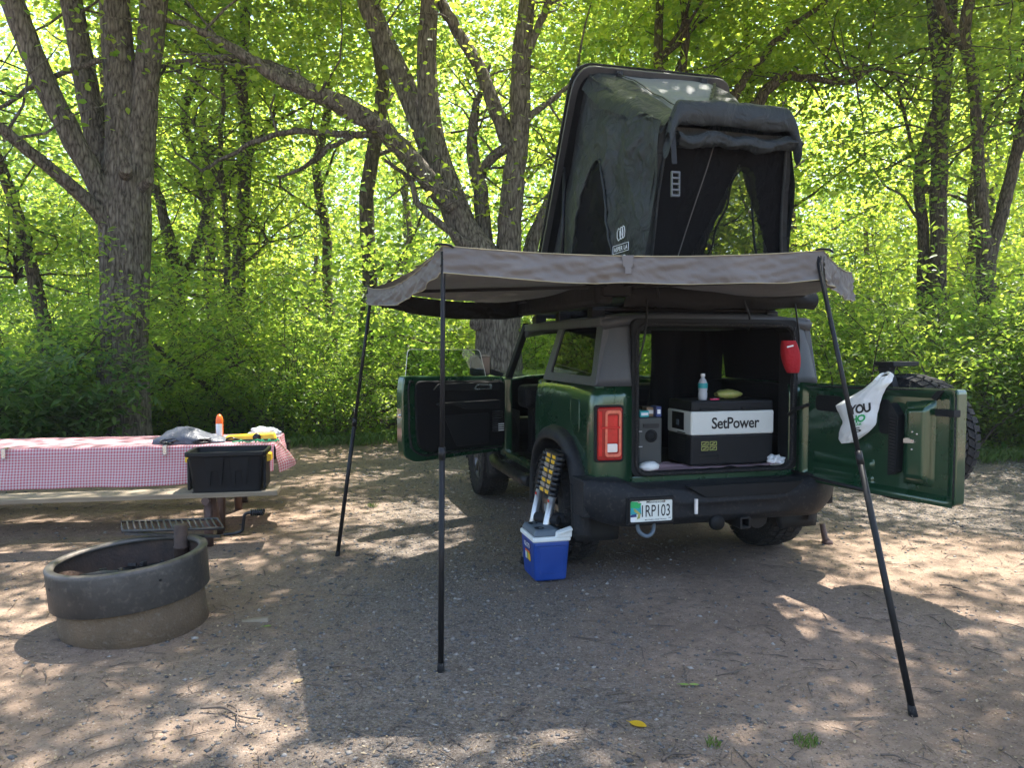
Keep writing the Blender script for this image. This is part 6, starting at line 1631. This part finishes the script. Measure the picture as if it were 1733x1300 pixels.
# ---------------------------------------------------------------- picnic table
TZ = radians(10.5)
torg = Vector((-2.12, 6.72, 0))       # front right corner of the top, on the ground
TBL = thing('picnic_table', 'weathered wooden picnic table on brown steel legs', 'picnic table', tuple(torg), TZ)
TL, TW, TZT = 3.3, .80, .745
PLK = 5
for k in range(PLK):
    w = TW / PLK; mb = MB(); mb.bb(-TL, 0, k * w + .004, (k + 1) * w - .004, TZT - .04, TZT); mb.build('tabletop_plank', MT['wood'], TBL, bevel=.006)
bf = -.66
for k, (y0, y1) in enumerate(((bf, bf + .27), (TW + .30, TW + .57))):
    mb = MB(); mb.bb(-TL, .13, y0, y1, .41, .45); mb.build('bench_plank', MT['wood'], TBL, bevel=.006)
for x in (-.42, -2.75):
    for (y0, z0, y1, z1) in ((bf + .12, .41, bf + .12, .0), (bf + .20, .41, bf + .55, -.01), (.10, TZT - .05, -.05, .0), (TW + .42, .41, TW + .42, .0), (TW - .1, TZT - .05, TW + .1, .0)):
        mb = MB(); mb.tube([(x, y0, z0), (x, y1, z1)], .036, 14); mb.build('leg', MT['brown_steel'], TBL)
    mb = MB(); mb.tube([(x, bf, .385), (x, TW + .57, .385)], .03, 10); mb.build('bench_beam', MT['brown_steel'], TBL)
    mb = MB(); mb.tube([(x + .02, 0.02, TZT - .07), (x + .02, TW - .02, TZT - .07)], .03, 10); mb.build('top_beam', MT['brown_steel'], TBL)
    mb = MB(); mb.tube([(x - .04, bf + .02, .035), (x - .04, bf + .85, .035)], .04, 12); mb.build('ground_tube', MT['wood'], TBL)
# tablecloth: top, drop at the front, folded end
CW = TW + .02; DROP = .33
def cloth(a, b):
    x = lerp(-TL - .4, .03, a); s = b * (CW + DROP)           # s from the back edge to the front hem
    if s < CW: y = TW + .01 - s; z = TZT + .006 + .004 * noise.noise((x * 3, s * 4, 0))
    else:
        d = s - CW; y = -.012 - .10 * (d / DROP) ** 1.3 * (.5 + .5 * noise.noise((x * 1.1, 5, 0))) - .018 * sin(x * 5.1) * d / DROP - .02 * noise.noise((x * 5, d * 4, 3)); z = TZT + .006 - d + .05 * max(0, noise.noise((x * .8, 9, 0))) * d / DROP
        if d < .05: z = TZT + .006 - d * (d / .05) ** .6; y = -.012 * (d / .05)
        if x > -1.0: z += .10 * ((x + 1.0) / 1.03) ** 2 * d / DROP
    return (x, y, z)
mb = MB(); mb.grid(cloth, 120, 60, uv=lambda a, b: (a * (TL + .43), b * (CW + DROP)))
def endflap(a, b):
    y = lerp(TW + .01, -.012, a); d = b * .26; pk = max(0, sin(pi * (a - .40) / .62)) if a > .4 else 0
    return (.03 + .13 * pk * min(1, b * 1.3) + .03 * b + .012 * noise.noise((a * 6, b * 3, 0)), y + .03 * noise.noise((a * 3, b * 2, 4)) * b, TZT + .006 - d * (1 - .15 * pk) + .02 * noise.noise((a * 5, b * 3, 8)) * b)
mb.grid(endflap, 40, 20, uv=lambda a, b: (b * .26 + 5, a * TW))
o = mb.build('tablecloth', MT['gingham'], None, loc=tuple(torg), rot=(0, 0, TZ), fix=False); tag(o, 'red and white gingham cloth draped over the picnic table', 'tablecloth')
TM = Matrix.Translation(torg) @ Matrix.Rotation(TZ, 4, 'Z'); TI = TM.inverted()
def tpix(px, py, z): return TI @ gp(px, py, z)
for px, lab in ((24, 'small metal clip gripping the gingham cloth away from the tote'), (277, 'small metal clip gripping the gingham cloth next to the black tote')):
    x = (TI @ gp(px, 757, .75)).x; mb = MB(); mb.bb(x - .016, x + .016, -.045, .03, TZT + .010, TZT + .016); mb.bb(x - .016, x + .016, -.055, -.040, TZT - .06, TZT + .016); mb.bb(x - .012, x + .012, -.058, -.0, TZT - .065, TZT - .058)
    o = mb.build('tablecloth_clip', MT['chrome'], None, bevel=.002, off=(x, 0, TZT), loc=tuple(TM @ Vector((x, 0, TZT))), rot=(0, 0, TZ)); tag(o, lab, 'clip')
# black tote on the bench
tl_ = tpix(322, 838, .45); tr_ = tpix(440, 833, .45)
x0, x1 = tl_.x, tr_.x; ty = bf + .015; td = .30; th_ = .325
xm = (x0 + x1) / 2
TO = thing('storage_tote', 'black storage tote with yellow latches standing on the bench', 'tote', tuple(TM @ Vector((xm, ty + td / 2, .45))), TZ)
hw, hd = (x1 - x0) / 2, td / 2
def tote(a, b):
    # outer wall up, over the rim, inner wall down
    prof = [(0, .004), (.0, .03), (.028, th_ - .03), (.030, th_ - .012)]
    k = b * 3; i = min(int(k), 2); e, z = [lerp(prof[i][j], prof[i + 1][j], k - i) for j in (0, 1)]
    q = rrect(-hw - e, hw + e, -hd - e, hd + e, .035, 4); n_ = len(q); p = q[int(round(a * n_)) % n_]; return (p[0], p[1], z)
nq = len(rrect(-1, 1, -1, 1, .035, 4))
mb = MB(); mb.grid(tote, nq, 12); mb.add([(-hw, -hd, .006), (hw, -hd, .006), (hw, hd, .006), (-hw, hd, .006)], [(0, 1, 2, 3)]); tub = mb.build('tub', MT['tote'], TO, solid=.006)
mb = MB(); ring(mb, rrect(-hw - .050, hw + .050, -hd - .050, hd + .050, .04), rrect(-hw - .024, hw + .024, -hd - .024, hd + .024, .035), lambda a, b, t: (a, b, t), th_ - .035, th_); mb.build('rim', MT['tote'], TO, bevel=.006)
for k, c in enumerate((-.085, .10)):
    mb = MB()
    def fz(a, b, t): return (a, -hd - .028 * (b / th_) - t, b)
    mb.prism(rpoly([(c - .075, .28), (c - .055, .06), (c - .035, .05), (c - .025, .17), (c + .015, .175), (c + .03, .06), (c + .05, .06), (c + .075, .28)], .008), fz, .0, .010); mb.build('rib', MT['tote'], TO, bevel=.003)
for s_ in (-1, 1):
    mb = MB(); mb.bb(s_ * (hw + .028) - .012, s_ * (hw + .028) + .012, -hd + .02, hd - .02, .02, .27); mb.build('end_rib', MT['tote'], TO, bevel=.006)
for s_ in (-1, 1):
    mb = MB(); mb.hexa([(s_ * (hw + .030), -.06, th_ - .105), (s_ * (hw + .075), -.05, th_ - .095), (s_ * (hw + .075), .06, th_ - .095), (s_ * (hw + .030), .06, th_ - .105), (s_ * (hw + .034), -.06, th_ - .03), (s_ * (hw + .07), -.05, th_ - .04), (s_ * (hw + .07), .06, th_ - .04), (s_ * (hw + .034), .06, th_ - .03)]); mb.build('latch', MT['yellow'], TO, bevel=.006)
# grey bundle, cords, spray bottle, yellow tray, white bag, green cord on the table
zt2 = TZT + .010
def onT(px, py, z=zt2): p = gp(px, py, z); q = TI @ p; return q
bq = onT(325, 745)
def bundle(a, b):
    x = lerp(-.28, .32, a); w = .17 * sin(pi * lerp(.10, .93, a)) ** .45; th = pi * b
    h = (.075 + .05 * sin(pi * min(1, a * 1.25))) * sin(pi * lerp(.08, .97, a)) ** .5 * (1 + .25 * noise.noise((a * 4, b * 3, 1)))
    return (x + .02 * noise.noise((a * 3, b * 4, 2)), w * cos(th) + .02 * noise.noise((a * 6, b * 2, 5)), .0 + h * sin(th) ** .7 + .012 * noise.noise((a * 9, b * 6, 3)) * sin(th))
mb = MB(); mb.grid(bundle, 44, 24); mb.add([(-.26, -.14, .001), (.28, -.14, .001), (.28, .14, .001), (-.26, .14, .001)], [(0, 1, 2, 3)])
bl = TM @ Vector((bq.x, .22, zt2)); o = mb.build('nylon_bundle', MT['tarp'], None, loc=tuple(bl), rot=(0, 0, TZ), fix=False); tag(o, 'grey nylon stuff sack lying on the gingham cloth', 'stuff sack')
for px, lab, sd in ((300, 'tangled black cord beside the grey sack on the gingham cloth', 1), (352, 'coil of black cord between the grey sack and the tote', 2)):
    c = TM @ Vector((onT(px, 746).x, .05, zt2)); mb = MB(); pts = []
    for i in range(60): t = i / 59 * 2 * pi * 5; pts.append((.055 * cos(t) * (1 + .4 * sin(t * .37 + sd)), .03 * sin(t * 1.07), .012 + .035 * abs(sin(t * .5 + sd)) * (.5 + .5 * sin(i * .21))))
    mb.tube(pts, .0045, 6); o = mb.build('cord_coil', MT['black_iron'], None, loc=tuple(c), rot=(0, 0, TZ)); tag(o, lab, 'cord')
bo = onT(373, 742); SB = thing('spray_bottle', 'orange capped white spray bottle standing on the gingham cloth', 'bottle', tuple(TM @ Vector((bo.x, .42, zt2))), TZ)
mb = MB(); mb.lathe([(0, 0), (.030, 0), (.032, .008), (.032, .13), (.028, .145)], n=22); mb.build('can', MT['orange'], SB)
mb = MB(); mb.grid(lambda a, b: (.0328 * cos(-2.6 + 2.0 * a), .0328 * sin(-2.6 + 2.0 * a), .03 + .11 * b), 12, 2); mb.build('label', MT['print'], SB, fix=False)
mb = MB(); mb.lathe([(.032, .140), (.033, .150), (.031, .185), (.022, .212), (.008, .225), (0, .226)], n=22); mb.build('cap', MT['orange'], SB)
yq0, yq1 = onT(386, 742), onT(470, 742)
YT = thing('plastic_case', 'long flat yellow plastic case lying on the gingham cloth', 'case', tuple(TM @ Vector(((yq0.x + yq1.x) / 2, .28, zt2))), TZ); hl_ = (yq1.x - yq0.x) / 2
mb = MB(); mb.hexa([(-hl_, -.06, 0), (hl_, -.06, 0), (hl_, .06, 0), (-hl_, .06, 0), (-hl_ + .02, -.045, .045), (hl_ - .02, -.045, .062), (hl_ - .02, .045, .062), (-hl_ + .02, .045, .045)]); yb = mb.build('case', MT['yellow'], YT, bevel=.012, seg=3)
mb = MB(); mb.bb(-hl_ - .01, hl_ + .01, -.07, .07, .0005, .012); mb.build('base_strip', MT['black_iron'], YT, bevel=.003)
mb = MB(); mb.lathe([(0, -.004), (.034, -.004), (.036, .004), (.0, .006)], (.06, -.062, .03), (0, -1, 0), 20); mb.tube([(-hl_, -.08, .01), (-hl_ * .7, -.085, .035), (-hl_ * .4, -.08, .01)], .008, 6); mb.build('grip_knob', MT['black_iron'], YT)
wb = onT(452, 738); o = blob('crumpled_bag', 'crumpled pale plastic bag on the gingham cloth behind the yellow case', 'plastic bag', TM @ Vector((wb.x, .42, zt2)), (.13, .06, .05), 'bag_grey', 9, .35)
gq = onT(430, 748); mb = MB(); pts = smooth_path([(-.18, .0, .006), (-.10, .02, .012), (-.04, -.01, .006), (.03, .015, .022), (.09, -.005, .008), (.16, .01, .008), (.20, -.015, .01)], 6); mb.tube(pts, .006, 6)
for x in (-.12, .02, .06, .12, .19): mb.tube([(x, -.01, .006), (x + .012, .015, .022), (x + .03, .0, .008)], .008, 6)
o = mb.build('guy_line', MT['green_cord'], None, loc=tuple(TM @ Vector((gq.x, .08, zt2))), rot=(0, 0, TZ)); tag(o, 'knotted green guy line on the gingham cloth in front of the yellow case', 'cord')
# dark crate on the far bench
cr = TM @ Vector((-.10, TW + .44, .45)); mb = MB(); mb.bb(-.12, .13, -.1, .1, .0, .16); ring(mb, rrect(-.135, .145, -.115, .115, .02), rrect(-.10, .11, -.08, .08, .015), lambda a, b, t: (a, b, t), .15, .175); o = mb.build('small_crate', MT['tote'], None, bevel=.006, loc=tuple(cr), rot=(0, 0, TZ)); tag(o, 'small dark crate on the far bench behind the end of the gingham cloth', 'crate')

# ---------------------------------------------------------------- fire ring
fc = Vector((-2.175, 4.38, 0)); FRG = thing('fire_ring', 'round steel fire ring on a concrete base with a swing grate', 'fire ring', tuple(fc), 0)
RM = Matrix.Rotation(radians(-4.2), 4, 'Y') @ Matrix.Rotation(radians(1.5), 4, 'X')
def fr(mb): mb.v = [tuple(RM @ Vector((p[0] * .925, p[1] * .925, p[2]))) for p in mb.v]; return mb
mb = MB(); mb.lathe([(.0, -.06), (.424, -.06), (.418, .10), (.415, .19), (.411, .195), (.30, -.04), (0, -.04)], n=64); fr(mb); mb.build('concrete_base', MT['concrete'], FRG)
mb = MB(); mb.lathe([(.448, .185), (.452, .19), (.455, .385), (.452, .402), (.445, .408), (.418, .408), (.410, .400), (.408, .385), (.430, .384), (.436, .37), (.436, .185)], n=72, closed=True); fr(mb); band_ = mb.build('steel_band', MT['firesteel'], FRG, fix=True)
mb = MB(); mb.lathe([(.376, .0), (.404, .19), (.432, .384)], n=64); fr(mb); mb.build('inner_wall', MT['rust'], FRG)
mb = MB(); mb.lathe([(.404, .398), (.408, .410), (.418, .4135), (.446, .4135), (.455, .408), (.457, .395)], n=72); fr(mb); mb.build('rolled_rim', MT['worn_rim'], FRG)
mb = MB(); mb.lathe([(0, .245), (.15, .26), (.28, .235), (.411, .24)], n=40); fr(mb)
mb.v = [(p[0], p[1], p[2] + .025 * noise.noise((p[0] * 14, p[1] * 14, 0))) for p in mb.v]; mb.build('ash_bed', MT['soot'], FRG)
mb = MB()
for a in (-2.55, -2.3, -.75): p = RM @ Vector((.421 * cos(a), .421 * sin(a), .33)); q = RM @ Vector((.4235 * cos(a), .4235 * sin(a), .33)); mb.cyl(p, q, .008, 10)
mb.build('bolt_hole', MT['black_iron'], band_)
mb = MB(); mb.grid(lambda a, b: tuple(RM @ Vector((.4235 * cos(-2.66 + .15 * a), .4235 * sin(-2.66 + .15 * a), .20 + .075 * b))), 6, 2); mb.grid(lambda a, b: tuple(RM @ Vector((.4245 * cos(-2.655 + .14 * a), .4245 * sin(-2.655 + .14 * a), .237 + .004 * b))), 6, 1); mb.build('maker_badge', MT['badge'], band_, fix=False)
mb = MB(); rr_ = random.Random(4)
for k in range(40):
    a = rr_.uniform(0, 6.28); d = .34 * sqrt(rr_.random()); p = Vector((d * cos(a), d * sin(a), .262)); mb.box(p, (rr_.uniform(.015, .06), rr_.uniform(.01, .03), rr_.uniform(.01, .03)), Matrix.Rotation(rr_.uniform(0, 3), 3, 'Z') @ Matrix.Rotation(rr_.uniform(-.5, .5), 3, 'X'))
mb.build('charcoal', MT['char'], FRG, bevel=.003)['kind'] = 'stuff'
# post, grate, handle
pp_ = Vector((.135, .31, 0)); mb = MB(); mb.lathe([(0, .10), (.043, .10), (.043, .36), (.046, .362), (.046, .372), (.040, .374), (.040, .50), (.036, .506), (.0, .508)], tuple(pp_), n=24); mb.build('pivot_post', MT['rust'], FRG)
G0 = [TI and dy(208, 908, 4.72), dy(205, 893, 4.98), dy(368, 887, 5.02), dy(379, 905, 4.76)]
G0 = [Vector((p.x, p.y, .455 + .012 * i_)) - fc for i_, p in zip((0, 0, 1, 1), G0)]
GA0, GB0, GC0, GD0 = G0
mb = MB(); mb.tube([GA0, GB0, GC0, GD0, GA0], .010, 8); grt = mb.build('grate', MT['grate'], FRG)
for k in range(1, 16):
    t = k / 16; mb = MB(); mb.tube([GA0.lerp(GD0, t), GB0.lerp(GC0, t)], .0065, 7); mb.build('grate_bar', MT['grate'], grt)
mb = MB(); h0 = GD0.lerp(GC0, .1); h = [dy(379, 905, 4.76), dy(400, 903, 4.76), dy(410, 898, 4.76), dy(412, 885, 4.76), dy(414, 872, 4.76), dy(424, 868, 4.76), dy(446, 867, 4.76)]; h = [q - fc for q in h]
mb.tube(smooth_path([tuple(q) for q in h], 5), .010, 8); mb.build('handle_rod', MT['black_iron'], FRG)
mb = MB(); pts = [h[5].lerp(h[6], i / 60) + Vector((0, .017 * cos(i * .65), .017 * sin(i * .65))) for i in range(61)]; mb.tube(pts, .006, 6); mb.build('coil_grip', MT['black_iron'], FRG)
mb = MB(); mb.bar(GA0.lerp(GD0, .02) + Vector((0, 0, -.012)), h[0] + Vector((-.02, 0, -.012)), .03, .014); mb.bar(Vector((pp_.x, pp_.y, .44)), GA0.lerp(GC0, .52), .03, .02); mb.build('support_arm', MT['grate'], FRG)
LG = thing('charred_log', 'charred split log lying on the ashes in the fire ring', 'log', tuple(fc + Vector((-.12, -.02, .235)))); mb = MB(); mb.tube([(-.20, .03, .02), (-.05, .0, .045), (.10, -.02, .05), (.13, -.02, .048)], [.026, .034, .036, .03], 9, ridge=.15, seed=4); mb.build('log', MT['char'], LG)

# ---------------------------------------------------------------- thin summer haze in the woods, also imitating lens glare
mb = MB(); mb.bb(-75, 80, -12, 75, -1.0, 26.0)
hz = mb.build('haze', bpy.data.materials.new('haze_air'), None)
hm = hz.data.materials[0]; hm.use_nodes = True; ht = hm.node_tree
ht.nodes.remove(ht.nodes['Principled BSDF'])
pvn = ht.nodes.new('ShaderNodeVolumePrincipled'); pvn.inputs['Color'].default_value = (.95, .97, 1, 1); pvn.inputs['Density'].default_value = .0010; pvn.inputs['Anisotropy'].default_value = .3
ht.links.new(pvn.outputs[0], ht.nodes['Material Output'].inputs['Volume'])
tag(hz, 'thin summer haze hanging in the woods, also imitating lens glare', 'haze', kind='stuff')
